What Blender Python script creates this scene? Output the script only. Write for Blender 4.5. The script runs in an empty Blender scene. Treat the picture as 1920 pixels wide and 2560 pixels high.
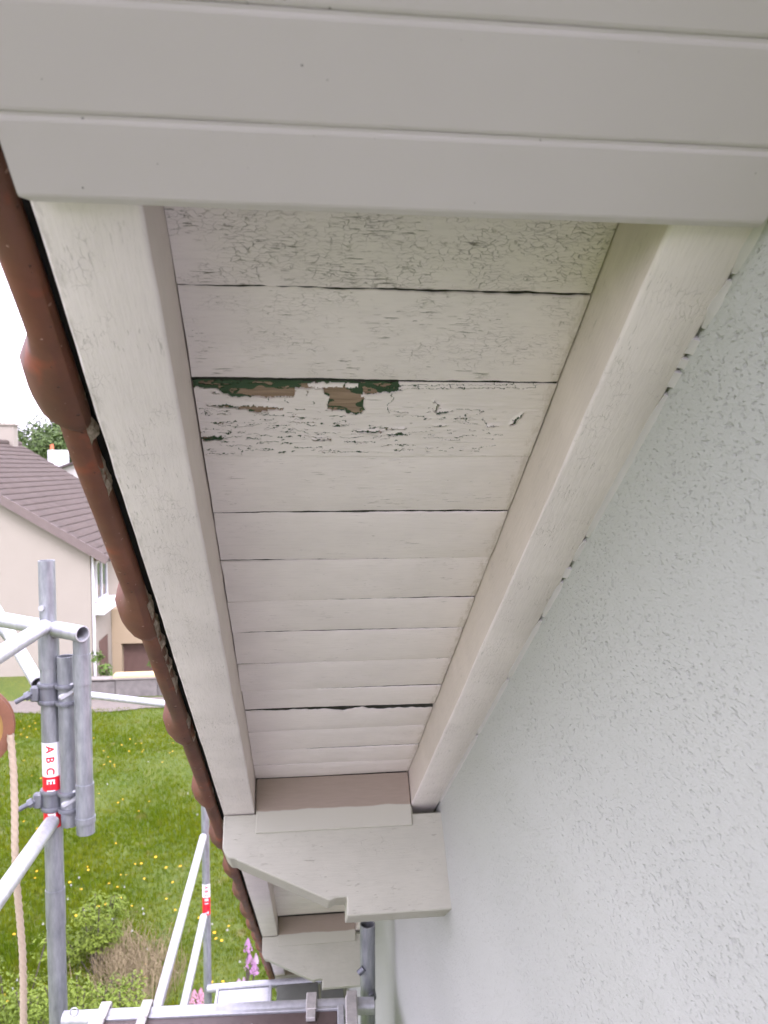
import bpy, bmesh, math, random
import numpy as np
from mathutils import Matrix, Vector, noise as mnoise

R = math.radians
sc = bpy.context.scene
COL = sc.collection
random.seed(11)
rng = np.random.default_rng(11)

# ------------------------------------------------------------------ camera
CZ = 7.2                                    # eye height above the lawn
YAW, PITCH, ROLL, TH = R(6.58024), R(-3.24782), R(-0.0801), R(38.2733)
F_PX = 1922.0                               # focal length in pixels of a 1920 x 2560 frame
fw = Vector((math.sin(YAW) * math.cos(PITCH), math.cos(YAW) * math.cos(PITCH), math.sin(PITCH)))
rt0 = Vector((math.cos(YAW), -math.sin(YAW), 0.0))
up0 = rt0.cross(fw)
rt = rt0 * math.cos(ROLL) + up0 * math.sin(ROLL)
up = -rt0 * math.sin(ROLL) + up0 * math.cos(ROLL)
cam_d = bpy.data.cameras.new('camera')
cam = bpy.data.objects.new('camera', cam_d)
COL.objects.link(cam)
cam.matrix_world = Matrix(((rt.x, up.x, -fw.x, 0), (rt.y, up.y, -fw.y, 0), (rt.z, up.z, -fw.z, CZ), (0, 0, 0, 1)))
cam_d.sensor_fit = 'VERTICAL'
cam_d.sensor_height = 36.0
cam_d.sensor_width = 27.0
cam_d.lens = F_PX / 2560 * 36.0
cam_d.clip_start = 0.02
cam_d.clip_end = 2000
cam_d.dof.use_dof = True
cam_d.dof.focus_distance = 1.05
cam_d.dof.aperture_fstop = 11.0
sc.camera = cam

# ------------------------------------------------------------------ sky, sun, exposure
SUN_EL, SUN_AZ = R(50), R(152)              # high soft sun behind cloud, behind the viewer on the open side of the gable
w = bpy.data.worlds.new('World')
sc.world = w
w.use_nodes = True
nt = w.node_tree
nt.nodes.clear()
wo = nt.nodes.new('ShaderNodeOutputWorld')
bg = nt.nodes.new('ShaderNodeBackground')
sky = nt.nodes.new('ShaderNodeTexSky')
sky.sky_type = 'NISHITA'
sky.sun_disc = False
sky.sun_elevation = SUN_EL
sky.sun_rotation = SUN_AZ
sky.air_density = 1.0
sky.dust_density = 3.0
hs = nt.nodes.new('ShaderNodeHueSaturation')
hs.inputs['Saturation'].default_value = 0.16   # a closed cloud cover: nearly colourless
nt.links.new(sky.outputs[0], hs.inputs['Color'])
ov = nt.nodes.new('ShaderNodeMix')
ov.data_type = 'RGBA'
ov.inputs[0].default_value = 0.8               # most of it is the even grey-white of the clouds
ov.inputs[7].default_value = (4.6, 4.6, 4.65, 1)
nt.links.new(hs.outputs[0], ov.inputs[6])
nt.links.new(ov.outputs[2], bg.inputs['Color'])
bg.inputs['Strength'].default_value = 0.15
nt.links.new(bg.outputs[0], wo.inputs['Surface'])

sl = bpy.data.lights.new('sun', 'SUN')
sl.energy = 0.6
sl.angle = R(25)
sl.color = (1.0, 0.98, 0.955)
so = bpy.data.objects.new('sun', sl)
COL.objects.link(so)
sdir = Vector((math.sin(SUN_AZ) * math.cos(SUN_EL), math.cos(SUN_AZ) * math.cos(SUN_EL), math.sin(SUN_EL)))
so.rotation_euler = sdir.to_track_quat('Z', 'Y').to_euler()
so.location = (-20, 5, 30)

sc.view_settings.view_transform = 'Standard'
sc.view_settings.look = 'None'
sc.view_settings.gamma = 1.0
sc.view_settings.use_curve_mapping = False
sc.view_settings.use_white_balance = True      # the phone balanced out the green light off the lawn
sc.view_settings.white_balance_temperature = 5980
sc.view_settings.white_balance_tint = 31
sc.view_settings.exposure = 2.35
sc.render.engine = 'CYCLES'
sc.cycles.max_bounces = 6
sc.cycles.diffuse_bounces = 4
sc.cycles.use_adaptive_sampling = True
sc.cycles.adaptive_threshold = 0.02
sc.cycles.adaptive_min_samples = 12
sc.cycles.use_denoising = True
try:
    sc.cycles.denoiser = 'OPENIMAGEDENOISE'
except Exception:
    pass

# ------------------------------------------------------------------ geometry helpers
def ray(px, py):
    return rt * ((px - 960) / F_PX) - up * ((py - 1280) / F_PX) + fw

def at(px, py, y):                 # world point at distance y in front, along a sight line measured on the photo
    r = ray(px, py)
    q = r * (y / r.y)
    return Vector((q.x, q.y, q.z + CZ))

def at_z(px, py, z):
    r = ray(px, py)
    q = r * ((z - CZ) / r.z)
    return Vector((q.x, q.y, z))

H0 = 0.63                          # soffit plane above the eye
ROOF = Matrix.Translation((0, 0, CZ + H0)) @ Matrix.Rotation(-TH, 4, 'X')    # local x, t (down slope), n (up out of the roof)

def new_obj(name, me, mat=None, parent=None, mw=None, smooth=False, sharp=35):
    if mat is not None:
        me.materials.append(mat)
    if smooth:
        for p in me.polygons:
            p.use_smooth = True
        me.set_sharp_from_angle(angle=R(sharp))
    o = bpy.data.objects.new(name, me)
    COL.objects.link(o)
    mw = mw if mw is not None else Matrix.Identity(4)
    if parent is not None:
        o.parent = parent
        m = mw
        chain = []
        q = parent
        while q is not None:
            chain.append(q)
            q = q.parent
        pm = Matrix.Identity(4)
        for q in reversed(chain):
            pm = pm @ q.matrix_basis
        o.matrix_basis = pm.inverted() @ mw
    else:
        o.matrix_basis = mw
    return o

def bm_obj(name, bm, mat=None, parent=None, mw=None, smooth=False, sharp=35):
    me = bpy.data.meshes.new(name)
    bmesh.ops.recalc_face_normals(bm, faces=bm.faces[:])
    bm.to_mesh(me)
    bm.free()
    return new_obj(name, me, mat, parent, mw, smooth, sharp)

def pd_obj(name, v, f, mat=None, parent=None, mw=None, smooth=False, sharp=35):
    me = bpy.data.meshes.new(name)
    me.from_pydata([tuple(map(float, p)) for p in v], [], [tuple(map(int, q)) for q in f])
    me.update()
    return new_obj(name, me, mat, parent, mw, smooth, sharp)

def thing(name, label, cat, loc=(0, 0, 0), group=None):
    o = bpy.data.objects.new(name, None)
    COL.objects.link(o)
    o.location = loc
    o.empty_display_size = 0.2
    tag(o, label, cat, group)
    return o

def tag(o, label, cat, group=None):
    o['label'] = label
    o['category'] = cat
    if group:
        o['group'] = group
    return o

def box(bm, x0, x1, y0, y1, z0, z1, bev=0.0, seg=1):
    t = bmesh.new()
    r = bmesh.ops.create_cube(t, size=1.0)
    for v in r['verts']:
        v.co = Vector((x0 + (v.co.x + .5) * (x1 - x0), y0 + (v.co.y + .5) * (y1 - y0), z0 + (v.co.z + .5) * (z1 - z0)))
    if bev > 0:
        bmesh.ops.bevel(t, geom=t.edges[:], offset=bev, segments=seg, affect='EDGES', profile=0.7)
    merge(bm, t)

def merge(bm, t, m=None):
    base = len(bm.verts)
    vs = [bm.verts.new((m @ v.co) if m else v.co) for v in t.verts]
    t.verts.index_update()
    for f in t.faces:
        try:
            bm.faces.new([vs[v.index] for v in f.verts])
        except ValueError:
            pass
    t.free()

def frame_to(p, q):
    d = (q - p)
    z = d.normalized()
    a = Vector((0, 0, 1)) if abs(z.z) < .9 else Vector((0, 1, 0))
    x = a.cross(z).normalized()
    y = z.cross(x)
    return Matrix(((x.x, y.x, z.x, p.x), (x.y, y.y, z.y, p.y), (x.z, y.z, z.z, p.z), (0, 0, 0, 1))), d.length

def tube(bm, p, q, r, n=20, wall=0.0035, closed=False):
    m, L = frame_to(Vector(p), Vector(q))
    t = bmesh.new()
    prof = [(r - wall, 0), (r, 0), (r, L), (r - wall, L)] if not closed else [(0.0001, 0), (r, 0), (r, L), (0.0001, L)]
    rings = []
    for rr, zz in prof:
        rings.append([t.verts.new((rr * math.cos(2 * math.pi * k / n), rr * math.sin(2 * math.pi * k / n), zz)) for k in range(n)])
    order = [(0, 1), (1, 2), (2, 3)] + ([] if closed else [(3, 0)])
    for a, b in order:
        for k in range(n):
            t.faces.new([rings[a][k], rings[a][(k + 1) % n], rings[b][(k + 1) % n], rings[b][k]])
    merge(bm, t, m)

def lathe(bm, prof, m=None, n=24):
    t = bmesh.new()
    rings = [[t.verts.new((r * math.cos(2 * math.pi * k / n), r * math.sin(2 * math.pi * k / n), z)) for k in range(n)] for r, z in prof]
    for a in range(len(prof) - 1):
        for k in range(n):
            t.faces.new([rings[a][k], rings[a][(k + 1) % n], rings[a + 1][(k + 1) % n], rings[a + 1][k]])
    merge(bm, t, m)

def prism(bm, poly, y0, y1, bev=0.0):
    """poly in (x, z), extruded along y"""
    t = bmesh.new()
    a = [t.verts.new((x, y0, z)) for x, z in poly]
    b = [t.verts.new((x, y1, z)) for x, z in poly]
    t.faces.new(a)
    t.faces.new(b[::-1])
    n = len(poly)
    for k in range(n):
        t.faces.new([a[k], a[(k + 1) % n], b[(k + 1) % n], b[k]])
    bmesh.ops.recalc_face_normals(t, faces=t.faces[:])
    if bev:
        bmesh.ops.bevel(t, geom=t.edges[:], offset=bev, segments=1, affect='EDGES')
    merge(bm, t)

# ------------------------------------------------------------------ materials
class NT:
    def __init__(s, name):
        s.m = bpy.data.materials.new(name)
        s.m.use_nodes = True
        s.t = s.m.node_tree
        s.b = s.t.nodes['Principled BSDF']
    def n(s, kind, **kw):
        x = s.t.nodes.new(kind)
        for k, v in kw.items():
            setattr(x, k, v)
        return x
    def link(s, a, b):
        s.t.links.new(a, b)
    def coords(s, scale=(1, 1, 1), rand=False):
        tc = s.n('ShaderNodeTexCoord')
        mp = s.n('ShaderNodeMapping')
        mp.inputs['Scale'].default_value = scale
        if rand:
            oi = s.n('ShaderNodeObjectInfo')
            ml = s.n('ShaderNodeVectorMath', operation='SCALE')
            ml.inputs[0].default_value = (13.0, 7.0, 5.0)
            s.link(oi.outputs['Random'], ml.inputs['Scale'])
            ad = s.n('ShaderNodeVectorMath', operation='ADD')
            s.link(tc.outputs['Object'], ad.inputs[0])
            s.link(ml.outputs[0], ad.inputs[1])
            s.link(ad.outputs[0], mp.inputs['Vector'])
        else:
            s.link(tc.outputs['Object'], mp.inputs['Vector'])
        return mp.outputs[0]
    def noise(s, vec, scale, detail=4, rough=.6, dist=0.0):
        x = s.n('ShaderNodeTexNoise')
        x.inputs['Scale'].default_value = scale
        x.inputs['Detail'].default_value = detail
        x.inputs['Roughness'].default_value = rough
        x.inputs['Distortion'].default_value = dist
        s.link(vec, x.inputs['Vector'])
        return x.outputs['Fac']
    def ramp(s, fac, stops):
        x = s.n('ShaderNodeValToRGB')
        el = x.color_ramp.elements
        while len(el) < len(stops):
            el.new(.5)
        for e, (p, c) in zip(el, stops):
            e.position = p
            e.color = (c, c, c, 1) if isinstance(c, (int, float)) else (*c, 1)
        s.link(fac, x.inputs[0])
        return x.outputs[0]
    def mix(s, fac, a, b, mode='MIX'):
        x = s.n('ShaderNodeMix', data_type='RGBA', blend_type=mode)
        for sock, v in ((x.inputs[0], fac), (x.inputs[6], a), (x.inputs[7], b)):
            if isinstance(v, (int, float)):
                sock.default_value = v
            elif isinstance(v, tuple):
                sock.default_value = (*v, 1)
            else:
                s.link(v, sock)
        return x.outputs[2]
    def math(s, op, a, b=None, clamp=False):
        x = s.n('ShaderNodeMath', operation=op, use_clamp=clamp)
        for i, v in enumerate((a, b)):
            if v is None:
                continue
            if isinstance(v, (int, float)):
                x.inputs[i].default_value = v
            else:
                s.link(v, x.inputs[i])
        return x.outputs[0]
    def bump(s, h, strength=.3, dist=.001, normal=None):
        x = s.n('ShaderNodeBump')
        x.inputs['Strength'].default_value = strength
        x.inputs['Distance'].default_value = dist
        s.link(h, x.inputs['Height'])
        if normal is not None:
            s.link(normal, x.inputs['Normal'])
        return x.outputs[0]
    def done(s, color=None, rough=.6, normal=None, metal=0.0, spec=None):
        if color is not None:
            if isinstance(color, tuple):
                s.b.inputs['Base Color'].default_value = (*color, 1)
            else:
                s.link(color, s.b.inputs['Base Color'])
        if isinstance(rough, (int, float)):
            s.b.inputs['Roughness'].default_value = rough
        else:
            s.link(rough, s.b.inputs['Roughness'])
        s.b.inputs['Metallic'].default_value = metal
        if spec is not None:
            s.b.inputs['Specular IOR Level'].default_value = spec
        if normal is not None:
            s.link(normal, s.b.inputs['Normal'])
        return s.m

def paint(name, col, grain=(6, 60, 60), crack_scale=(60, 150, 60), crack=0.0, fine=0.25, thr=0.07, cover=(.35, .6), dirt=(.25, .24, .2), wide=.0, stain=None, stain_col=(.27, .25, .22), stain_amt=.4):
    """old white paint on wood: grain ridges, hairline splits along the grain, alligator cracks where 'crack' > 0"""
    s = NT(name)
    v = s.coords((1, 1, 1), rand=True)
    vg = s.coords(grain, rand=True)
    mott = s.noise(v, 9, 3, .6)
    c = s.mix(s.ramp(mott, [(.35, 0), (.7, 1)]), tuple(x * .93 for x in col), tuple(min(1, x * 1.03) for x in col))
    g = s.noise(vg, 6, 3, .65, .3)
    c = s.mix(s.ramp(g, [(.36, .16), (.52, 0)]), c, tuple(x * .72 for x in col))
    # hairline splits along the grain
    g2 = s.noise(vg, 11, 2, .5, .6)
    line = s.ramp(g2, [(.30 + wide, 1), (.345 + wide, 0)])
    gate = s.ramp(s.noise(v, 30, 2, .5), [(.5, 0), (.62, 1)])
    split = s.math('MULTIPLY', line, gate)
    split = s.math('MULTIPLY', split, fine)
    tot = split
    if crack > 0:
        wob = s.n('ShaderNodeTexNoise')
        wob.inputs['Scale'].default_value = 90
        wob.inputs['Detail'].default_value = 3
        s.link(v, wob.inputs['Vector'])
        sub = s.n('ShaderNodeVectorMath', operation='SUBTRACT')
        s.link(wob.outputs['Color'], sub.inputs[0])
        sub.inputs[1].default_value = (.5, .5, .5)
        scl = s.n('ShaderNodeVectorMath', operation='SCALE')
        scl.inputs['Scale'].default_value = .012
        s.link(sub.outputs[0], scl.inputs[0])
        add = s.n('ShaderNodeVectorMath', operation='ADD')
        s.link(v, add.inputs[0])
        s.link(scl.outputs[0], add.inputs[1])
        mp = s.n('ShaderNodeMapping')
        mp.inputs['Scale'].default_value = crack_scale
        s.link(add.outputs[0], mp.inputs['Vector'])
        vo = s.n('ShaderNodeTexVoronoi', feature='DISTANCE_TO_EDGE')
        vo.inputs['Scale'].default_value = 1.0
        vo.inputs['Randomness'].default_value = .68
        s.link(mp.outputs[0], vo.inputs['Vector'])
        e = s.ramp(vo.outputs['Distance'], [(thr * .35, 1), (thr, 0)])
        gate2 = s.ramp(s.noise(v, 22, 2, .6), [(cover[0], 0), (cover[1], 1)])
        gate3 = s.ramp(s.noise(v, 170, 2, .6), [(.36, .15), (.58, 1)])
        e = s.math('MULTIPLY', s.math('MULTIPLY', e, gate2), s.math('MULTIPLY', gate3, crack))
        tot = s.math('MAXIMUM', split, e)
    c = s.mix(tot, c, dirt)
    # grime freckles
    fr = s.ramp(s.noise(v, 140, 2, .5), [(.74, 0), (.80, .5)])
    c = s.mix(fr, c, tuple(x * .6 for x in col))
    if stain is not None:      # algae and flaked paint along the weather edge
        tc = s.n('ShaderNodeTexCoord')
        sx = s.n('ShaderNodeSeparateXYZ')
        s.link(tc.outputs['Object'], sx.inputs[0])
        far = s.n('ShaderNodeMapRange')
        far.inputs['From Min'].default_value = stain[0]
        far.inputs['From Max'].default_value = stain[1]
        far.inputs['To Min'].default_value = .34
        far.inputs['To Max'].default_value = -.12
        s.link(sx.outputs['X'], far.inputs['Value'])
        sn = s.noise(s.coords((150, 45, 60), True), 1.0, 5, .75)
        mk = s.ramp(s.math('ADD', sn, far.outputs[0]), [(.60, 0), (.80, 1)])
        c = s.mix(s.math('MULTIPLY', mk, stain_amt), c, stain_col)
    h = s.math('SUBTRACT', s.math('MULTIPLY', g, .5), s.math('MULTIPLY', tot, 1.4))
    return s.done(c, .55, s.bump(h, .75, .0013), spec=.3)

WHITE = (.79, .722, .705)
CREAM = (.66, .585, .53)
M = {}
EDGE_STAIN = dict(stain=(.246, .224), stain_col=(.40, .33, .26), stain_amt=.4)
M['board'] = paint('board_paint', WHITE, fine=.45, **EDGE_STAIN)
M['board_mid'] = paint('board_paint_hairline', WHITE, crack_scale=(95, 330, 60), crack=.4, fine=.8, thr=.035, cover=(.47, .62), wide=.015, **EDGE_STAIN)
M['board_cracked'] = paint('board_paint_alligatored', WHITE, crack_scale=(110, 320, 60), crack=.62, fine=1.0, thr=.040, cover=(.36, .54), dirt=(.22, .20, .17), wide=.035)
M['rafter'] = paint('rafter_paint', WHITE, grain=(60, 6, 60), crack_scale=(230, 75, 60), crack=.35, fine=.4, thr=.035, cover=(.48, .66), stain=(-.160, -.140), stain_amt=.35)
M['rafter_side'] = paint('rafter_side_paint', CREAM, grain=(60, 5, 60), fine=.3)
M['purlin'] = paint('purlin_paint', (.465, .455, .38), grain=(5, 40, 40), fine=.45, crack=.25, crack_scale=(25, 160, 40), thr=.03, cover=(.52, .68))

def mat_wood(name, a, b, grain=(4, 70, 70)):
    s = NT(name)
    g = s.noise(s.coords(grain, True), 5, 6, .65, .5)
    v = s.coords((1, 1, 1), True)
    c = s.mix(s.ramp(g, [(.3, 0), (.7, 1)]), a, b)
    return s.done(c, .75, s.bump(g, .5, .001))
M['bare_wood'] = mat_wood('bare_wood', (.17, .11, .07), (.36, .255, .175))
M['green_paint'] = mat_wood('old_green_paint', (.018, .045, .018), (.04, .085, .035))
M['dark_wood'] = mat_wood('roof_deck_wood', (.035, .028, .022), (.06, .05, .04))
M['dark_gap'] = mat_wood('sarking', (.02, .018, .016), (.035, .03, .027))

def mat_filler():
    s = NT('half_painted_filler')
    tc = s.n('ShaderNodeTexCoord')
    sx = s.n('ShaderNodeSeparateXYZ')
    s.link(tc.outputs['Object'], sx.inputs[0])
    v = s.coords((14, 1, 1), True)
    nz = s.noise(v, 1.2, 3, .5)
    edge = s.math('ADD', sx.outputs['Z'], s.math('MULTIPLY', s.math('SUBTRACT', nz, .5), .011))
    mr = s.n('ShaderNodeMapRange')
    mr.inputs['From Min'].default_value = -.0705
    mr.inputs['From Max'].default_value = -.0675
    s.link(edge, mr.inputs['Value'])
    mk = mr.outputs[0]
    g = s.noise(s.coords((5, 60, 60), True), 6, 5, .6)
    bare = s.mix(g, (.28, .225, .18), (.35, .285, .23))
    c = s.mix(mk, (.465, .455, .38), bare)
    return s.done(c, .6, s.bump(g, .25, .0008), spec=.3)
M['filler'] = mat_filler()

def mat_pvc():
    s = NT('white_pvc')
    v = s.coords((1, 1, 1), False)
    sp = s.ramp(s.noise(v, 300, 0, .5), [(.87, 0), (.89, 1)])
    sm = s.noise(v, 5, 3, .5)
    c = s.mix(sm, (.53, .488, .492), (.58, .535, .54))
    c = s.mix(s.math('MULTIPLY', sp, .8), c, (.1, .09, .08))
    return s.done(c, .42, None, spec=.4)
M['pvc'] = mat_pvc()

def mat_roughcast():
    s = NT('white_roughcast')
    v = s.coords((1, .5, 1))           # thrown along the wall: pits longer than high
    warp = s.n('ShaderNodeTexNoise')
    warp.inputs['Scale'].default_value = 60
    s.link(v, warp.inputs['Vector'])
    sc_ = s.n('ShaderNodeVectorMath', operation='SCALE')
    sc_.inputs['Scale'].default_value = .003
    s.link(warp.outputs['Color'], sc_.inputs[0])
    ad = s.n('ShaderNodeVectorMath', operation='ADD')
    s.link(v, ad.inputs[0])
    s.link(sc_.outputs[0], ad.inputs[1])
    v2 = ad.outputs[0]
    pit = s.ramp(s.noise(v2, 205, 2, .5), [(.62, 0), (.71, 1)])
    pit2 = s.ramp(s.noise(v2, 380, 1, .5), [(.60, 0), (.72, 1)])
    zone = s.ramp(s.noise(v, 9, 3, .6), [(.30, .35), (.62, 1)])
    pits = s.math('MULTIPLY', s.math('MAXIMUM', pit, s.math('MULTIPLY', pit2, .7)), zone)
    grain = s.noise(v, 520, 2, .6)
    wave = s.noise(v, 34, 2, .55)
    big = s.noise(v, 2.2, 2, .55)
    c = s.mix(s.ramp(big, [(.3, 0), (.7, 1)]), (.430, .442, .412), (.475, .486, .452))
    c = s.mix(s.math('MULTIPLY', pits, .27), c, (.27, .27, .27))
    h = s.math('ADD', s.math('MULTIPLY', wave, .8), s.math('MULTIPLY', grain, .55))
    h = s.math('SUBTRACT', h, s.math('MULTIPLY', pits, .8))
    return s.done(c, .85, s.bump(h, .8, .0020), spec=.2)
M['roughcast'] = mat_roughcast()

def mat_caulk():
    s = NT('acrylic_caulk')
    n_ = s.noise(s.coords(), 60, 3, .5)
    return s.done(s.mix(n_, (.52, .50, .50), (.58, .55, .54)), .6, s.bump(n_, .4, .001))
M['caulk'] = mat_caulk()

def mat_tile():
    s = NT('brown_glazed_tile')
    v = s.coords((1, 1, 1), True)
    n1 = s.noise(v, 14, 5, .6)
    c = s.mix(s.ramp(n1, [(.3, 0), (.72, 1)]), (.115, .045, .029), (.205, .080, .048))
    wn = s.ramp(s.noise(v, 5, 4, .65), [(.42, 0), (.62, 1)])
    c = s.mix(s.math('MULTIPLY', wn, .55), c, (.075, .048, .036))
    og = s.ramp(s.noise(v, 22, 3, .5), [(.60, 0), (.70, 1)])
    c = s.mix(s.math('MULTIPLY', og, .55), c, (.30, .07, .03))
    pit = s.ramp(s.noise(v, 150, 1, .4), [(.74, 0), (.78, 1)])
    c = s.mix(s.math('MULTIPLY', pit, .6), c, (.02, .015, .012))
    lt = s.ramp(s.noise(v, 190, 0, .4), [(.82, 0), (.84, 1)])
    c = s.mix(s.math('MULTIPLY', lt, .6), c, (.45, .30, .24))
    h = s.math('SUBTRACT', n1, pit)
    return s.done(c, .62, s.bump(h, .55, .002), spec=.35)
M['tile'] = mat_tile()

def mat_mortar():
    s = NT('lime_mortar')
    v = s.coords((1, 1, 1), True)
    n1 = s.noise(v, 90, 5, .7)
    c = s.mix(s.ramp(n1, [(.35, 0), (.65, 1)]), (.16, .13, .10), (.46, .40, .33))
    return s.done(c, .95, s.bump(n1, 1, .003))
M['mortar'] = mat_mortar()

def mat_metal(name, a, b, rough=.42, metal=.7, scale=60):
    s = NT(name)
    v = s.coords((1, 1, .25), True)
    n1 = s.noise(v, scale, 4, .6)
    n2 = s.noise(v, 7, 3, .6)
    c = s.mix(s.ramp(n1, [(.3, 0), (.7, 1)]), a, b)
    c = s.mix(s.math('MULTIPLY', s.ramp(n2, [(.5, 0), (.75, 1)]), .35), c, tuple(x * .62 for x in a))
    rg = s.math('MULTIPLY_ADD', n1, .2)
    return s.done(c, rough, s.bump(n1, .15, .0006), metal=metal)
M['galv'] = mat_metal('galvanised_steel', (.21, .225, .24), (.36, .375, .39), .45, .55)
M['galv_dark'] = mat_metal('forged_coupler_steel', (.15, .158, .178), (.22, .23, .25), .5, .6)
M['alu'] = mat_metal('aluminium', (.40, .41, .43), (.52, .53, .545), .38, .45)
M['zinc_grey'] = mat_metal('weathered_strap_steel', (.42, .40, .38), (.55, .53, .50), .55, .35)

def flat(name, col, rough=.6, sc_=40, var=.12, bump=.2, dist=.002):
    s = NT(name)
    n1 = s.noise(s.coords((1, 1, 1), True), sc_, 4, .6)
    c = s.mix(n1, tuple(x * (1 - var) for x in col), tuple(min(1, x * (1 + var)) for x in col))
    return s.done(c, rough, s.bump(n1, bump, dist))
M['ply'] = flat('brown_plywood', (.095, .068, .06), .5, 25, .35)
M['sticker_white'] = flat('sticker_white', (.78, .79, .80), .35, 40, .03, 0.02)
M['sticker_red'] = flat('sticker_red', (.62, .015, .025), .35, 40, .08, 0.02)
M['grey_plank'] = flat('grey_green_plank', (.15, .16, .135), .6, 18, .25)
def mat_rope():
    s = NT('hemp_rope')
    n1 = s.noise(s.coords(), 300, 3, .6)
    return s.done(s.mix(n1, (.30, .235, .165), (.50, .41, .30)), .9, s.bump(n1, .5, .001))
M['rope'] = mat_rope()
M['wheel_rim'] = flat('rust_brown_wheel', (.20, .085, .045), .6, 30, .3)
M['wheel_disc'] = flat('yellow_wheel_disc', (.36, .22, .06), .6, 20, .25)

# ================================================================== SETTING: ground, paths
def mat_lawn():
    s = NT('lawn_soil_and_grass')
    v = s.coords()
    a = s.noise(v, .9, 5, .6)
    b = s.noise(v, 14, 5, .7)
    c = s.mix(s.ramp(a, [(.3, 0), (.7, 1)]), (.075, .118, .006), (.125, .145, .010))
    c = s.mix(s.ramp(b, [(.35, 0), (.75, 1)]), c, (.035, .075, .012))
    dry = s.ramp(s.noise(v, 2.6, 4, .6), [(.60, 0), (.72, 1)])
    c = s.mix(s.math('MULTIPLY', dry, .6), c, (.17, .145, .06))
    return s.done(c, .9, s.bump(b, 1, .03))
M['lawn'] = mat_lawn()
def mat_grass():
    s = NT('grass_blades')
    v = s.coords()
    a = s.noise(v, .8, 4, .6)
    b = s.noise(v, 9, 4, .7)
    c = s.mix(s.ramp(a, [(.32, 0), (.68, 1)]), (.088, .140, .003), (.160, .182, .006))
    c = s.mix(s.ramp(b, [(.40, 0), (.75, 1)]), c, (.055, .110, .004))
    dry = s.ramp(s.noise(v, 2.6, 4, .6), [(.60, 0), (.72, 1)])
    c = s.mix(s.math('MULTIPLY', dry, .55), c, (.20, .165, .05))
    return s.done(c, .9, spec=.05)
M['grass'] = mat_grass()

def gheight(x, y):
    h = 0.05 * mnoise.noise((x * .35, y * .35, 2.0))
    if y > 25.0:
        k = min(1, max(0, (y - 25.0) / .5))
        side = min(1, max(0, (x + 7.3) / .5))
        h = h * (1 - k * side) - 1.6 * k * side
        bank = 1 - side
        h += bank * .25 * min(1, max(0, (y - 24.6) / 2.0))
    if y > 60:
        h += 0
    return h

def ground():
    xs = np.concatenate([[-500, -250, -120, -70, -45, -30], np.arange(-22, 6.01, .5), [12, 25, 45, 90, 200, 500]])
    ys = np.concatenate([[-300, -120, -50, -20, -8], np.arange(-3, 42.01, .5), [48, 60, 90, 150, 300, 700]])
    v = [(x, y, gheight(x, y)) for y in ys for x in xs]
    nx = len(xs)
    f = [(j * nx + i, j * nx + i + 1, (j + 1) * nx + i + 1, (j + 1) * nx + i) for j in range(len(ys) - 1) for i in range(nx - 1)]
    o = pd_obj('ground', v, f, M['lawn'], smooth=True, sharp=80)
    o['kind'] = 'structure'
ground()

M['asphalt'] = flat('worn_path_grit', (.17, .15, .125), .9, 6, .3, .5, .02)
xs = np.linspace(-22, 4, 53)
v, f = [], []
for i, x in enumerate(xs):
    for y in (23.25 + .12 * math.sin(x * 1.3) + .06 * math.sin(x * 5.1), 24.5):
        v.append((x, y, gheight(x, y) + .03))
for i in range(len(xs) - 1):
    f.append((2 * i, 2 * i + 2, 2 * i + 3, 2 * i + 1))
o = pd_obj('path', v, f, M['asphalt'])
o['kind'] = 'structure'

# low retaining wall with a yellow board on top
M['old_concrete'] = flat('stained_concrete', (.15, .14, .125), .95, 3.5, .5, .6, .02)
t = thing('retaining_wall', 'low stained concrete retaining wall behind the path', 'wall', (-4.4, 25.0, 0))
for i in range(6):
    bm = bmesh.new()
    box(bm, -7.0 + i * 1.3, -5.71 + i * 1.3, 24.75, 25.0, -1.6, .50 + .04 * math.sin(i * 2.1), .02)
    bm_obj('concrete_panel', bm, M['old_concrete'], t)
bm = bmesh.new()
box(bm, -7.0, .8, 24.70, 25.05, .55, .60, .01)
bm_obj('coping', bm, flat('concrete_coping', (.24, .22, .19), .9, 5, .3), t)
M['yellow_board'] = flat('pale_yellow_board', (.62, .50, .25), .7, 5, .15)
bm = bmesh.new()
box(bm, -5.75, -4.0, 24.72, 25.1, .605, .70, .01)
tag(bm_obj('shuttering_board', bm, M['yellow_board']), 'pale yellow board lying on the concrete retaining wall', 'board')

# ================================================================== THE HOUSE WE STAND AT
HX = .3066
house = thing('house', 'white rendered house gable with painted timber roof overhang and brown verge tiles', 'house', (4.0, -1.6, 0))

def ztop(y):
    return CZ + H0 - math.tan(TH) * (y if y > -1.6 else (-3.2 - y)) + .02
yz = [(-9.0, -.2), (5.7, -.2), (5.7, ztop(5.7)), (-1.6, ztop(-1.6)), (-9.0, ztop(-9.0))]
v = [(HX, y, z) for y, z in yz] + [(HX + .3, y, z) for y, z in yz]
f = [(4, 3, 2, 1, 0), (5, 6, 7, 8, 9)] + [(k, (k + 1) % 5, (k + 1) % 5 + 5, k + 5) for k in range(5)]
wall = pd_obj('gable_wall', v, f, M['roughcast'], house)

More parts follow.
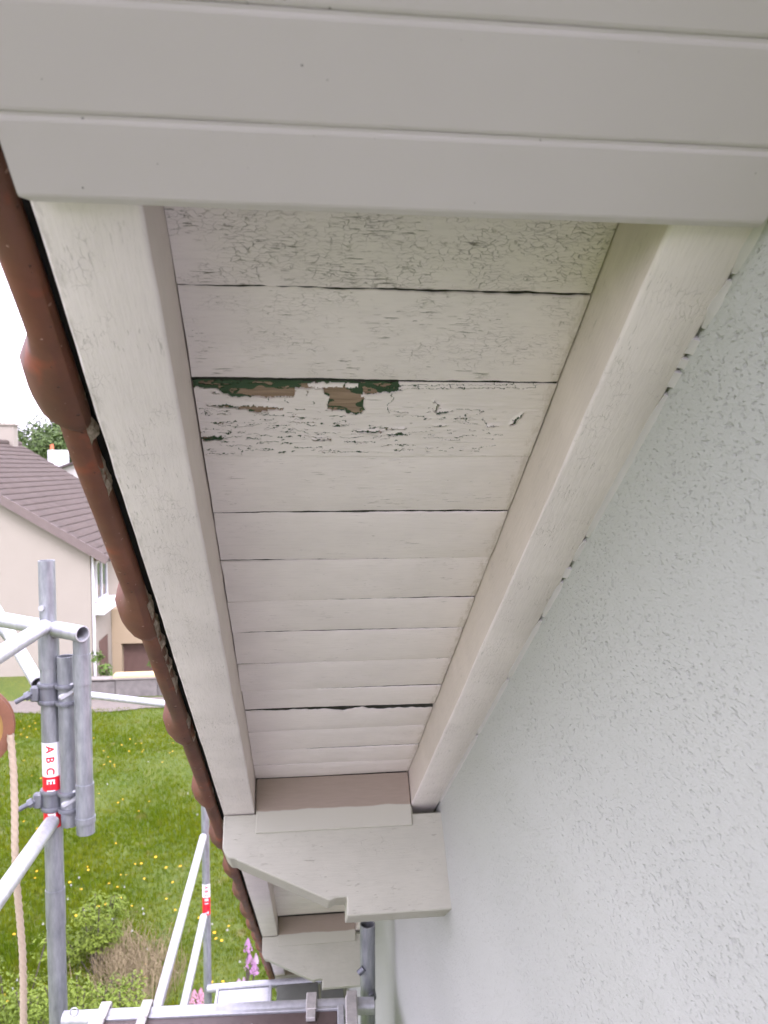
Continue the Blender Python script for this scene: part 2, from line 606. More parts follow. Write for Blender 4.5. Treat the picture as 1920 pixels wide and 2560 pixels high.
# roof deck and tile courses (seen only from below and at the verge)
bm = bmesh.new()
box(bm, -.135, 6.0, -2.0, 7.2, .014, .034)
bm_obj('roof_deck', bm, M['dark_gap'], house, ROOF)
bm = bmesh.new()
for i in range(23):
    t0 = -2.0 + i * .40
    box(bm, -.115, 6.0, t0, t0 + .44, .05 + .004 * (i % 2), .085 + .004 * (i % 2), .006)
roof = bm_obj('roof', bm, M['tile'], house, ROOF)
bm = bmesh.new()
m2 = Matrix.Translation((0, -3.2, 0)) @ Matrix.Scale(-1, 4, (0, 1, 0))
bm2 = bmesh.new()
box(bm2, -.19, 6.0, -2.0, 7.2, .014, .09)
merge(bm, bm2, Matrix.Translation((0, -3.2, 0)) @ Matrix.Scale(-1, 4, Vector((0, 1, 0))) @ ROOF)
bm_obj('back_roof_slope', bm, M['tile'], house)

# rafters ----------------------------------------------------------
def beam(name, x0, x1, d0, d1, ta, tb, step, mats, amp=.0007, seed=0.0, bev=.003):
    prof = [(x0, -d0), (x0, -d1 + bev), (x0 + bev * .3, -d1 + bev * .3), (x0 + bev, -d1), ((x0 + x1) / 2, -d1), (x1 - bev, -d1), (x1 - bev * .3, -d1 + bev * .3), (x1, -d1 + bev), (x1, -d0)]
    n = len(prof)
    ts = np.arange(ta, tb + step * .5, step)
    v, f, mi = [], [], []
    for j, t_ in enumerate(ts):
        a = amp * 2.2 * mnoise.noise((seed, t_ * 3.1, 1.7))
        for k, (x, z) in enumerate(prof):
            jx = a + amp * mnoise.noise((x * 40 + seed, t_ * 26, 4.0))
            jz = amp * 1.6 * mnoise.noise((seed + 9 + k * .3, t_ * 7, 2.0)) + amp * .6 * mnoise.noise((k * 2.0 + seed, t_ * 60, 8.0))
            v.append((x + jx, t_, z + (jz if 0 < k < n - 1 else 0)))
    for j in range(len(ts) - 1):
        for k in range(n - 1):
            f.append((j * n + k, j * n + k + 1, (j + 1) * n + k + 1, (j + 1) * n + k))
            mi.append(1 if k in (0, n - 2) else 0)
    f.append(tuple(range(n - 1, -1, -1)))
    f.append(tuple(range((len(ts) - 1) * n, len(ts) * n)))
    mi += [0, 0]
    o = pd_obj(name, v, f, mats[0], house, ROOF)
    o.data.materials.append(mats[1])
    for p, m_ in zip(o.data.polygons, mi):
        p.material_index = m_
        p.use_smooth = True
    o.data.set_sharp_from_angle(angle=R(50))
    return o

XA, XB, XD, XF = -.0905, .2440, -.1555, .3038
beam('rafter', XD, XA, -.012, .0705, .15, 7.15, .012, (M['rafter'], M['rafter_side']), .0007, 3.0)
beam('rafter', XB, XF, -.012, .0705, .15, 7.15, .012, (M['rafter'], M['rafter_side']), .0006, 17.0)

# caulk bead between the wall-side rafter and the wall, with its torn holes
holes = [(.7123, .006), (.7642, .011), (.7871, .006), (.8021, .005), (.8257, .010), (1.0488, .008), (1.101, .016), (1.1348, .012), (1.2312, .012), (1.42, .006), (1.66, .01)]
segs, cur = [], .16
for c_, h_ in holes:
    segs.append((cur, c_ - h_ / 2))
    cur = c_ + h_ / 2
segs.append((cur, 2.085))
segs.append((2.20, 4.12))
for a, b in segs:
    n_ = max(3, int((b - a) / .006))
    v, f = [], []
    for j in range(n_ + 1):
        t_ = a + (b - a) * j / n_
        taper = min(1, j / 3, (n_ - j) / 3) if n_ > 4 else 1
        taper = .1 + .9 * taper
        wv = .0016 * mnoise.noise((t_ * 40, 3, 5)) + .0018 * mnoise.noise((t_ * 9, 1, 2))
        x0 = XF - (.0030 + wv * .6) * taper
        for x, d in ((x0, .0690), (x0, .0707), (XF + .0012, .0709 + .0008 * taper), (HX + .002, .0715 + (.0030 + wv) * taper), (HX + .002, .0650)):
            v.append((x, t_, -d))
    for j in range(n_):
        for k in range(4):
            f.append((j * 5 + k, j * 5 + k + 1, j * 5 + k + 6, j * 5 + k + 5))
    f.append((4, 3, 2, 1, 0))
    f.append(tuple(n_ * 5 + k for k in range(5)))
    pd_obj('caulk_bead', v, f, M['caulk'], house, ROOF, smooth=True, sharp=60)

# soffit boards ------------------------------------------------------
def soffit_board(t0, t1, mat, lo=None, hi=None, seed=0.0, x0=XA, x1=XB, name='soffit_board', nx=90, jag=.0008):
    lo = lo or (lambda u: max(.00005, .0009 + .0016 * mnoise.noise((u * 7, seed, 2)) + .0008 * mnoise.noise((u * 26, seed, 5))))
    hi = hi or (lambda u: max(.00005, .0004 + .0012 * mnoise.noise((u * 9, seed, 8))))
    v, f = [], []
    dd = .0008 * mnoise.noise((seed * 3.7, 1, 1))
    for i in range(nx + 1):
        u = i / nx
        x = x0 + .0005 + (x1 - x0 - .0014) * u
        ja = jag * (mnoise.noise((u * 34, seed, 3)) + .6 * mnoise.noise((u * 90, seed, 7)))
        jb = jag * (mnoise.noise((u * 34, seed + 50, 3)) + .6 * mnoise.noise((u * 90, seed + 50, 7)))
        a = t0 + lo(u) + ja
        b = t1 - hi(u) + jb
        cup = .0007 * math.sin(math.pi * u * 1.3 + seed)
        bev = .0016
        prof = [(a, .0125), (a, bev), (a + bev * .4, bev * .25), (a + bev * 1.3, 0), (a + (b - a) * .33, -.0005), (a + (b - a) * .66, -.0004), (b - bev * 1.3, 0), (b - bev * .4, bev * .25), (b, bev), (b, .0125)]
        for k, (t_, z) in enumerate(prof):
            ex = 0.0
            if i in (0, nx):
                ex = (.0010 * mnoise.noise((t_ * 120, seed, 5 + i)) + .0004) * (1 if i == 0 else -1)
            v.append((x + ex, t_, z + dd + cup * (1 if 1 < k < 8 else 0)))
    n = 10
    for i in range(nx):
        for k in range(n):
            f.append((i * n + k, i * n + (k + 1) % n, (i + 1) * n + (k + 1) % n, (i + 1) * n + k))
    f.append(tuple(range(n)))
    f.append(tuple(range(nx * n + n - 1, nx * n - 1, -1)))
    o = pd_obj(name, v, f, mat, house, ROOF, smooth=True, sharp=40)
    o.data.materials.append(M['board_edge'])          # tongue and groove edges never got paint
    for i, p in enumerate(o.data.polygons[:nx * n]):
        if i % n in ((0, 1, 2, 8, 9) if mat is M['bare_wood'] else (0, 8, 9)):
            p.material_index = 1
    return o
M['board_edge'] = mat_wood('unpainted_board_edge', (.02, .022, .015), (.045, .045, .03))

J = [.4870, .5870, .6870, .7877, .8887, .9956, 1.0957, 1.1962, 1.3000, 1.3922, 1.5000, 1.6072, 1.6908, 1.8028, 1.9120, 2.0060, 2.0960]
def jagged(a, b, seed):
    return lambda u: max(.0006, (a + (b - a) * u) * (1 + .55 * mnoise.noise((u * 9, seed, 1)) + .35 * mnoise.noise((u * 30, seed, 4))))
for i in range(len(J) - 1):
    lo = hi = None
    mat = M['board']
    if i <= 2:
        mat = M['board_cracked']
    if i == 3:
        mat = M['board_mid']
    if i == 4:
        lo = lambda u: .0008
        mat = M['bare_wood']
    if abs(J[i] - 1.6908) < 1e-6:
        lo = jagged(.0055, .0210, 5.0)
    if abs(J[i + 1] - 1.6072) < 1e-6:
        hi = jagged(.0004, .0016, 9.0)
    if abs(J[i] - 1.5) < 1e-6:
        lo = jagged(.0008, .0018, 2.0)
    if i >= 6 and lo is None:          # wider, dirtier joints towards the purlin
        lo = jagged(.0016, .0022, i * 3.1)
    o = soffit_board(J[i], J[i + 1], mat, lo, hi, seed=i * 2.3 + .4)
    if i == 2:
        o['label'] = 'soffit board whose white paint is crazed all over'
    if i == 4:
        o['label'] = 'soffit board with peeling white paint over old green paint and bare wood'
        peel_board = o
# next bays between purlins
for base, cnt in ((2.216, 19), (4.262, 19)):
    for i in range(cnt):
        soffit_board(base + i * .1, base + i * .1 + .1, M['board'], seed=base * 7 + i * 1.9, nx=20)

HOLES=[
   [(-0.0908, 0.887), (0.0831, 0.8863), (0.0847, 0.9034), (0.0613, 0.9045), (0.061, 0.9077), (0.0635, 0.9117), (0.0641, 0.9289), (0.0587, 0.9343), (0.0551, 0.9315), (0.0488, 0.9311), (0.048, 0.9271), (0.0366, 0.9267), (0.0298, 0.9259), (0.0297, 0.9202), (0.0312, 0.9161), (0.0322, 0.9121), (0.0304, 0.9073), (0.027, 0.9042), (0.0258, 0.8988), (0.0007, 0.8988), (-0.0015, 0.9093), (-0.0092, 0.9102), (-0.0245, 0.9112), (-0.0418, 0.9099), (-0.0559, 0.9109), (-0.068, 0.9009), (-0.0878, 0.8982), (-0.092, 0.8978)] ,
   [(0.0695, 0.8858), (0.0937, 0.8869), (0.0966, 0.8977), (0.1038, 0.8976), (0.0919, 0.9017), (0.0776, 0.9046), (0.071, 0.9047), (0.0665, 0.9048), (0.0651, 0.8859)] ,
   [(-0.0822, 0.921), (-0.0642, 0.9197), (-0.0512, 0.9207), (-0.027, 0.9214), (-0.0182, 0.9216), (-0.0094, 0.9247), (-0.0106, 0.9284), (-0.0206, 0.9265), (-0.0335, 0.9316), (-0.0504, 0.9255), (-0.0754, 0.9239)] ,
   [(-0.0906, 0.9654), (-0.0768, 0.9636), (-0.0628, 0.9679), (-0.0763, 0.9719), (-0.0907, 0.9725)] ,
   [(0.0564, 0.9557), (0.0847, 0.9546), (0.0863, 0.959), (0.0602, 0.9592)] ,
   [(0.0877, 0.9599), (0.1054, 0.958), (0.1113, 0.962), (0.0899, 0.9644)] ,
   [(0.0865, 0.9528), (0.109, 0.9523), (0.1092, 0.9541), (0.0878, 0.9546)] ,
   [(0.2097, 0.9487), (0.2121, 0.9377), (0.2175, 0.9324), (0.2202, 0.929), (0.219, 0.9362), (0.2159, 0.9385), (0.2147, 0.9492)] ,
   [(0.0133, 0.9694), (0.0363, 0.9674), (0.0364, 0.9703), (0.0181, 0.9712)] ,
   [(-0.0164, 0.9868), (-0.0086, 0.9868), (-0.0087, 0.9902), (-0.0164, 0.9894)] ,
   [(-0.0746, 0.9033), (-0.0643, 0.9075), (-0.0739, 0.9067)] ,
   [(0.1304, 0.9108), (0.1342, 0.9165), (0.1363, 0.9273), (0.1516, 0.9276), (0.1428, 0.9311), (0.1337, 0.9316)] ,
   [(0.1311, 0.9484), (0.1404, 0.9467), (0.1502, 0.9479), (0.1409, 0.9499)] ,
   [(0.1862, 0.9467), (0.2034, 0.9478), (0.1893, 0.9503)] ,
   [(0.1406, 0.892), (0.1429, 0.892), (0.1436, 0.8962), (0.1413, 0.8962)] ,
]
ISLANDS=[
   [(0.011, 0.8921), (0.0419, 0.8908), (0.0436, 0.8931), (0.0426, 0.8957), (0.0192, 0.8964)] ,
   [(0.0452, 0.8917), (0.0589, 0.8921), (0.0585, 0.8955), (0.0454, 0.8954)] ,
]
WOODS=[
   [(-0.0591, 0.9101), (-0.0489, 0.9014), (-0.0348, 0.8994), (-0.0197, 0.8976), (-0.0003, 0.8964), (0.0127, 0.8951), (0.0323, 0.8963), (0.05, 0.9007), (0.0603, 0.9061), (0.0626, 0.9149), (0.0577, 0.9182), (0.0579, 0.9315), (0.0505, 0.9316), (0.0465, 0.92), (0.033, 0.9197), (0.0316, 0.9097), (0.027, 0.905), (-0.0015, 0.9117)] ,
   [(-0.0501, 0.9216), (-0.0094, 0.9239), (-0.0106, 0.9294), (-0.0336, 0.9324), (-0.0494, 0.9268)] ,
   [(0.0648, 0.8963), (0.0748, 0.8972), (0.0818, 0.9011), (0.0742, 0.9035), (0.0652, 0.9029)] ,
]
CRACKS=[
   [(0.0915, 0.9025), (0.0886, 0.9138), (0.088, 0.9312)] ,
   [(0.1132, 0.9335), (0.1236, 0.9368), (0.1251, 0.9388), (0.131, 0.9388)] ,
   [(0.1534, 0.9241), (0.16, 0.925), (0.1736, 0.9252), (0.1756, 0.9294), (0.1811, 0.9273)] ,
   [(0.1646, 0.9312), (0.1659, 0.9416), (0.1689, 0.9447)] ,
   [(0.1588, 0.9385), (0.1654, 0.9386)] ,
   [(0.1829, 0.9362), (0.1836, 0.9432), (0.1889, 0.9485)] ,
   [(0.1162, 0.958), (0.1287, 0.957), (0.1297, 0.9552)] ,
   [(-0.0534, 0.9833), (-0.0526, 0.9927)] ,
   [(0.0268, 0.9897), (0.0742, 0.9887)] ,
   [(-0.0876, 0.9927), (-0.0616, 0.9921)] ,
   [(-0.0745, 0.9505), (-0.0372, 0.9506)] ,
   [(-0.0235, 0.9498), (-0.0052, 0.9493)] ,
   [(-0.0378, 0.9642), (-0.0228, 0.965)] ,
   [(0.0332, 1.0013), (0.0751, 1.0009)] ,
   [(-0.0278, 0.9732), (-0.0149, 0.9731)] ,
   [(-0.0709, 0.9344), (-0.0631, 0.9339)] ,
   [(-0.0323, 0.9408), (-0.0199, 0.9407)] ,
   [(-0.0674, 0.96), (-0.0468, 0.9599)] ,
   [(-0.0824, 0.9288), (-0.0824, 0.9346)] ,
   [(0.0427, 0.9647), (0.0535, 0.9673), (0.0665, 0.9646)] ,
   [(0.0769, 0.9663), (0.0852, 0.965), (0.0873, 0.9617)] ,
   [(0.0116, 0.9021), (0.01, 0.9084)] ,
   [(0.0173, 0.9139), (0.0173, 0.9179)] ,
   [(-0.0075, 0.911), (-0.0071, 0.9182)] ,
   [(-0.0245, 0.9112), (-0.0241, 0.9168)] ,
   [(0.0961, 0.8938), (0.2034, 0.8906)] ,
   [(0.1038, 0.8976), (0.2218, 0.895)] ,
   [(0.1127, 0.8928), (0.1132, 0.8967)] ,
   [(0.2029, 0.8882), (0.2051, 0.8953)] ,
   [(0.2212, 0.8903), (0.2224, 0.895)] ,
   [(0.1979, 0.962), (0.209, 0.9619)] ,
   [(0.1319, 0.9624), (0.138, 0.9629)] ,
   [(-0.01, 0.9587), (0.0016, 0.9551), (0.0133, 0.9613)] ,
   [(-0.0625, 0.9556), (-0.0611, 0.9599)] ,
]


def inside(poly, X, T):
    r = np.zeros(X.shape, bool)
    n = len(poly)
    for i in range(n):
        x1, y1 = poly[i]
        x2, y2 = poly[(i + 1) % n]
        if y1 == y2:
            continue
        c = ((y1 > T) != (y2 > T)) & (X < (x2 - x1) * (T - y1) / (y2 - y1) + x1)
        r ^= c
    return r

def polyline(pl, X, T, wd):
    r = np.zeros(X.shape, bool)
    for (x1, y1), (x2, y2) in zip(pl[:-1], pl[1:]):
        dx, dy = x2 - x1, y2 - y1
        k = np.clip(((X - x1) * dx + (T - y1) * dy) / (dx * dx + dy * dy + 1e-12), 0, 1)
        r |= np.hypot(X - x1 - k * dx, T - y1 - k * dy) < wd
    return r

def blur(a, n):
    for _ in range(n):
        p = np.pad(a, 1, mode='edge')
        a = (p[:-2, 1:-1] + p[2:, 1:-1] + p[1:-1, :-2] + p[1:-1, 2:] + p[1:-1, 1:-1]) / 5
    return a

def vnoise(nx, ny, cx, cy, seed):
    """smooth value noise on a grid of nx x ny, with cx x cy cells"""
    g = np.random.default_rng(seed).random((cy + 2, cx + 2))
    u = np.linspace(0, cx, nx, endpoint=False)
    q = np.linspace(0, cy, ny, endpoint=False)
    i, j = u.astype(int), q.astype(int)
    fu, fq = u - i, q - j
    fu, fq = fu * fu * (3 - 2 * fu), fq * fq * (3 - 2 * fq)
    a = g[np.ix_(j, i)] * (1 - fu) + g[np.ix_(j, i + 1)] * fu
    b = g[np.ix_(j + 1, i)] * (1 - fu) + g[np.ix_(j + 1, i + 1)] * fu
    return a * (1 - fq[:, None]) + b * fq[:, None]

def coat(name, parent, x0, x1, t0, t1, nx, ny, keep, zbase, zface, mat):
    """a paint coat: keep[j,i] cells stay; zface[j,i] is the outer level at grid points; real torn edges with thickness"""
    xs = np.linspace(x0, x1, nx + 1)
    ts = np.linspace(t0, t1, ny + 1)
    use = np.zeros((ny + 1, nx + 1), bool)
    use[:-1, :-1] |= keep
    use[1:, :-1] |= keep
    use[:-1, 1:] |= keep
    use[1:, 1:] |= keep
    idx = -np.ones((ny + 1, nx + 1), int)
    jj, ii = np.nonzero(use)
    idx[jj, ii] = np.arange(len(jj))
    v = np.stack([xs[ii], ts[jj], zface[jj, ii]], 1)
    kj, ki = np.nonzero(keep)
    f = np.stack([idx[kj, ki], idx[kj + 1, ki], idx[kj + 1, ki + 1], idx[kj, ki + 1]], 1)
    nb = len(v)
    vb = v.copy()
    vb[:, 2] = zbase
    sides = []
    kp = np.pad(keep, 1)
    for dj, di, (a, b) in ((-1, 0, ((0, 1), (0, 0))), (1, 0, ((1, 0), (1, 1))), (0, -1, ((0, 0), (1, 0))), (0, 1, ((1, 1), (0, 1)))):
        e = keep & ~kp[1 + dj:1 + dj + keep.shape[0], 1 + di:1 + di + keep.shape[1]]
        ej, ei = np.nonzero(e)
        p = idx[ej + a[0], ei + a[1]]
        q = idx[ej + b[0], ei + b[1]]
        sides.append(np.stack([p, q, q + nb, p + nb], 1))
    f = np.concatenate([f] + sides)
    me = bpy.data.meshes.new(name)
    me.from_pydata(np.concatenate([v, vb]).tolist(), [], f.tolist())
    me.update()
    return new_obj(name, me, mat, parent, ROOF, smooth=True, sharp=45)

px0, px1, pt0, pt1 = XA + .0012, XB - .0012, .8887 + .0006, .9956 - .0006
NX, NY = 460, 130
cx_ = (np.arange(NX) + .5) / NX * (px1 - px0) + px0
ct_ = (np.arange(NY) + .5) / NY * (pt1 - pt0) + pt0
GX, GT = np.meshgrid(cx_, ct_)
jx = (vnoise(NX, NY, 90, 26, 1) - .5) * .0042 + (vnoise(NX, NY, 220, 60, 31) - .5) * .0022
jt = (vnoise(NX, NY, 110, 40, 2) - .5) * .0026 + (vnoise(NX, NY, 200, 64, 32) - .5) * .0016
PXm, PTm = GX + jx, GT + jt
hole = np.zeros(GX.shape, bool)
for h_ in HOLES:
    hole |= inside(h_, PXm, PTm)
for i_ in ISLANDS:
    hole &= ~inside(i_, PXm, PTm)
hole_flakes = hole.copy()
for c_ in CRACKS:
    hole |= polyline(c_, PXm, PTm, .00042)
# many short splits along the grain on the left two thirds
sp = random.Random(5)
for k in range(190):
    u = sp.random() ** 1.3
    x = px0 + u * (px1 - px0) * .85
    t_ = pt0 + (.33 + .62 * sp.random()) * (pt1 - pt0)
    L = .003 + .018 * sp.random() ** 2
    hole |= polyline([(x, t_), (x + L * .5, t_ + sp.uniform(-.0006, .0006)), (x + L, t_ + sp.uniform(-.0006, .0006))], PXm, PTm, sp.uniform(.00022, .00060))
keep = ~hole
soft = blur((~hole_flakes).astype(float), 6)
softg = np.pad(soft, ((0, 1), (0, 1)), mode='edge')
ridge = vnoise(NX + 1, NY + 1, 14, 46, 7)
lift = (1 - softg) * .0022 * (.4 + 1.2 * vnoise(NX + 1, NY + 1, 30, 12, 8)) + ridge * .0005
coat('paint_flakes', peel_board, px0, px1, pt0, pt1, NX, NY, keep, -.0002, -.0010 - lift, M['board'])
wood = np.zeros(GX.shape, bool)
PXw, PTw = GX + (vnoise(NX, NY, 40, 30, 11) - .5) * .012, GT + (vnoise(NX, NY, 40, 30, 12) - .5) * .007
for h_ in WOODS:
    wood |= inside(h_, PXw, PTw)
wood |= (.6 * vnoise(NX, NY, 40, 40, 14) + .4 * vnoise(NX, NY, 120, 65, 16) > .66)
zf = np.full((NY + 1, NX + 1), -.0007) - .0002 * vnoise(NX + 1, NY + 1, 40, 60, 15)
coat('old_green_paint', peel_board, px0, px1, pt0, pt1, NX, NY, ~wood, -.0002, zf, M['green_paint'])

# purlins with carved ends -------------------------------------------
poly = [(-.1545, .0722), (-.1545, .1367), (-.1500, .1460), (-.1406, .1565), (-.1270, .1580), (-.1255, .1610), (-.1180, .1640), (.0620, .2470), (.0740, .2420), (.0970, .2420), (.0958, .2765), (.42, .2765), (.42, .0880), (.2455, .0880), (.2455, .0722)]
for k, tp in enumerate((2.1000, 4.1460, 6.1950)):
    bm = bmesh.new()
    prism(bm, [(x, -d) for x, d in poly], tp, tp + .10, .0022)
    o = bm_obj('purlin', bm, M['purlin'], house, ROOF)
    o['label'] = ('white carved purlin end closest to the peeling boards', 'white carved purlin end behind the scaffold tube', 'lowest purlin end above the platform')[k]
    bm = bmesh.new()
    box(bm, XA + .0032, XB - .0022, tp - .0060, tp + .012, -.1123, -.0015, .0012)
    bm_obj('filler_board', bm, M['filler'], o, ROOF)

# new PVC cladding ---------------------------------------------------
ends = [.2680, .3255, .3830, .4405, .4980, .5555, .6130, .6625]
for k in range(len(ends) - 1):
    a, b = ends[k], ends[k + 1]
    z = -.083
    last = k == len(ends) - 2
    pr = [(a + .0002, -.0735), (a + .0002, z + .0008), (a + .0022, z + .0008), (a + .0034, z + .0003), (a + .0048, z), (b - .0030, z), (b - .0014, z + .0003), (b - .0002, z + .0008)]
    pr += [(b + .0042, z + .0032), (b + .0044, z + .0045), (b + .0042, -.0735)] if last else [(b - .0002, -.0735)]
    v, f = [], []
    xs = np.linspace(-.1555, .2972, 24)
    for i, x in enumerate(xs):
        sag = .0002 * math.sin(i * .9 + k * 2)
        for j, (t_, zz) in enumerate(pr):
            xx = x
            if last and j >= len(pr) - 3 and i == 0:
                xx += .006
            v.append((xx, t_, zz + sag))
    n = len(pr)
    for i in range(len(xs) - 1):
        for j in range(n):
            f.append((i * n + j, i * n + (j + 1) % n, (i + 1) * n + (j + 1) % n, (i + 1) * n + j))
    f.append(tuple(range(n)))
    f.append(tuple(range(len(v) - 1, len(v) - n - 1, -1)))
    o = pd_obj('pvc_panel', v, f, M['pvc'], house, ROOF)
    if last:
        o['label'] = 'last new white PVC panel, its tongue still open'

M['gap_shade'] = flat('black_gap_shade', (.012, .012, .012), .95, 60, .2)  # near-black colour standing in for the shade behind the verge tiles
# verge tiles --------------------------------------------------------
prof = [(-.176, .030), (-.1735, .040), (-.1755, .0465), (-.182, .0505), (-.190, .0500), (-.1970, .0455), (-.2005, .0370), (-.2005, .0200), (-.2000, .0000), (-.2000, -.0250), (-.1985, -.0480), (-.1920, -.0680), (-.1800, -.0830), (-.1600, -.0920), (-.1250, -.0950), (-.1250, -.0820), (-.1580, -.0790), (-.1720, -.0700), (-.1800, -.0500), (-.1820, -.0200), (-.1815, .0100)]
wout = [0, 0, 0, 0, .05, .25, .62, 1, .92, .55, .25, .1, 0, 0, 0, 0, 0, 0, 0, 0, 0]
wend = [0, 0, .1, .3, .55, .8, 1, 1, .8, .3, .1, 0, 0, 0, 0, 0, 0, 0, 0, 0, 0]
wlip = [.2, .5, .9, 1, .9, .6, .3, 0, 0, 0, 0, 0, 0, 0, 0, 0, 0, 0, 0, 0, 0]
def sm(a, b, x):
    k = min(1, max(0, (x - a) / (b - a)))
    return k * k * (3 - 2 * k)
def verge_mesh(seed):
    L = .455
    st = [0, .05, .12, .2, .3, .4, .5, .56, .60, .63, .66, .69, .72, .75, .78, .81, .84, .87, .90, .925, .945, .96, .975, .988, 1.0]
    v, f = [], []
    n = len(prof)
    cx0, cd0 = -.165, -.02
    for s_ in st:
        t_ = s_ * L
        hood = sm(.78, .88, s_) * (1 - .30 * sm(.91, 1.0, s_))
        lip = sm(.70, .92, s_)
        fl = sm(.76, .93, s_)
        tail = 1 - .05 * (1 - sm(0, .18, s_))
        close = sm(.972, 1.0, s_)
        for k, (x, d) in enumerate(prof):
            jj = .0007 * mnoise.noise((k * .7 + seed, t_ * 18, seed))
            xx = cx0 + (x - cx0) * tail + jj - .019 * hood * wout[k] - .003 * fl * wend[k]
            dd = cd0 + (d - cd0) * tail + .0045 * lip * wlip[k] + jj - .010 * hood * (1 if 8 <= k <= 14 else 0)
            if k < 15:
                xx = xx + (-.182 - xx) * close * .22
                dd = dd + (-.01 - dd) * close * .10
            v.append((xx, t_, -dd))
    for j in range(len(st) - 1):
        for k in range(n):
            f.append((j * n + k, j * n + (k + 1) % n, (j + 1) * n + (k + 1) % n, (j + 1) * n + k))
    f.append(tuple(range(n)))
    f.append(tuple(range(len(v) - 1, len(v) - n - 1, -1)))
    return v, f
vrnd = random.Random(3)
for k in range(-1, 17):
    te = .9050 + .4050 * k            # lower end of each tile
    v, f = verge_mesh(k * 1.7)
    dx, dn, rz = vrnd.uniform(-.0015, .0015), vrnd.uniform(-.0012, .0012), vrnd.uniform(-.004, .004)
    mw = ROOF @ Matrix.Translation((dx - .172 * 0, te - .455, dn)) @ Matrix.Rotation(rz, 4, 'Z') 
    pd_obj('verge_tile', v, f, M['tile'], house, mw, smooth=True, sharp=38)
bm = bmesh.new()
box(bm, -.1800, -.1592, .1, 7.15, -.022, -.016)  # strip added to darken the gap between rafter and verge tiles
bm_obj('gap_shade_strip', bm, M['gap_shade'], house, ROOF)
# mortar left on the inner edge
for a, b, wd in ((.845, .930, .008), (.955, 1.01, .005), (1.20, 1.345, .010), (1.36, 1.50, .007), (1.60, 1.72, .006), (2.02, 2.07, .006), (2.3, 2.42, .006)):
    n_ = int((b - a) / .004)
    v, f = [], []
    for j in range(n_ + 1):
        t_ = a + (b - a) * j / n_
        q = .6 * wd * max(.25, .75 + 1.3 * mnoise.noise((t_ * 55, a, 2)) + .6 * mnoise.noise((t_ * 140, a, 6)))
        q *= min(1, j / 3, (n_ - j) / 3) * .9 + .1
        for x, d in ((-.1775, .030), (-.1770, .0445), (-.1770 + q * .5, .046), (-.1770 + q, .040), (-.1770 + q * .8, .030)):
            v.append((x + .0006 * mnoise.noise((t_ * 200, x * 90, d * 90)), t_, -d - .001 * mnoise.noise((t_ * 180, x * 200, 3))))
    for j in range(n_):
        for k in range(5):
            f.append((j * 5 + k, j * 5 + (k + 1) % 5, (j + 1) * 5 + (k + 1) % 5, (j + 1) * 5 + k))
    f.append((0, 1, 2, 3, 4))
    f.append(tuple(n_ * 5 + 4 - k for k in range(5)))
    pd_obj('mortar', v, f, M['mortar'], house, ROOF)

# ================================================================== SCAFFOLD
PY = 2.42
DECK = CZ - 1.645
scaf = thing('scaffold', 'galvanised tube scaffold with plywood platform beside the white wall', 'scaffold', (-.75, 2.4, 0))
PXY = (-.7508, PY)
def part(name, fn, mat, parent=scaf, smooth=True, sharp=40):
    bm = bmesh.new()
    fn(bm)
    return bm_obj(name, bm, mat, parent, None, smooth, sharp)
P3 = lambda x, y, z: Vector((x, y, z))
# near left standard: spigot tube above, sleeve below
part('spigot', lambda b: tube(b, P3(*PXY, CZ - .55), P3(*PXY, CZ - .277), .0242, 24), M['galv'])
def std(b):
    tube(b, P3(*PXY, 0.0), P3(*PXY, CZ - .60), .0272, 24)
    tube(b, P3(*PXY, CZ - .605), P3(*PXY, CZ - .475), .0300, 24)
    tube(b, P3(*PXY, CZ - 1.42), P3(*PXY, CZ - 1.30), .0290, 24)
standard = part('standard', std, M['galv'])
part('lock_pin', lambda b: tube(b, P3(PXY[0] - .010, PXY[1] - .0315, CZ - .418), P3(PXY[0] - .010, PXY[1] - .015, CZ - .418), .0085, 14, closed=True), M['alu'])
# guard rails running along the wall from the near standard towards the viewer
for (px, py) in ((112, 1566), (130, 2054)):
    p = at(px, py, PY - .02)
    q = P3(p.x - .02, -.6, p.z)
    part('guard_rail', lambda b: tube(b, p, q, .0222, 20), M['alu'])
# open-ended tube passing behind, and its brace
p = at(207, 1585, 2.33)
q = p + Vector((-math.sin(R(52)), math.cos(R(52)), .004)) * 1.9
part('ledger', lambda b: tube(b, p, q, .0242, 22), M['alu'])
p = at(95, 1708, 2.50)
q = at(-40, 1475, 2.95)
part('brace', lambda b: tube(b, p, q, .0215, 20), M['alu'])
q2 = at(-10, 1560, 2.75)
part('brace', lambda b: tube(b, at(32, 1612, 2.72), q2, .012, 14), M['galv'])
# folded frame legs hanging beside the standard
a1, b1 = at(164, 1640, 2.40), at(170, 2062, 2.40)
a2, b2 = at(203, 1590, 2.36), at(209, 2010, 2.36)
part('frame_leg', lambda b: tube(b, a1, P3(a1.x, a1.y, b1.z), .0250, 22), M['galv'])
def leg2(b):
    tube(b, a2, P3(a2.x, a2.y, b2.z), .0242, 22)
    tube(b, P3(a2.x, a2.y, at(203, 1710, 2.36).z), P3(a2.x, a2.y, at(203, 1634, 2.36).z), .0262, 22)
part('frame_leg', leg2, M['galv'])
def spig(b):
    z1, z2, z3 = at(209, 1958, 2.36).z, at(209, 2045, 2.36).z, at(209, 2082, 2.36).z
    tube(b, P3(a2.x, a2.y, z2), P3(a2.x, a2.y, z1), .0268, 22)
    tube(b, P3(a2.x, a2.y, z2 - .012), P3(a2.x, a2.y, z2 + .006), .0295, 22)
    tube(b, P3(a2.x, a2.y, z3), P3(a2.x, a2.y, z2), .0265, 22)
part('leg_socket', spig, M['galv'])
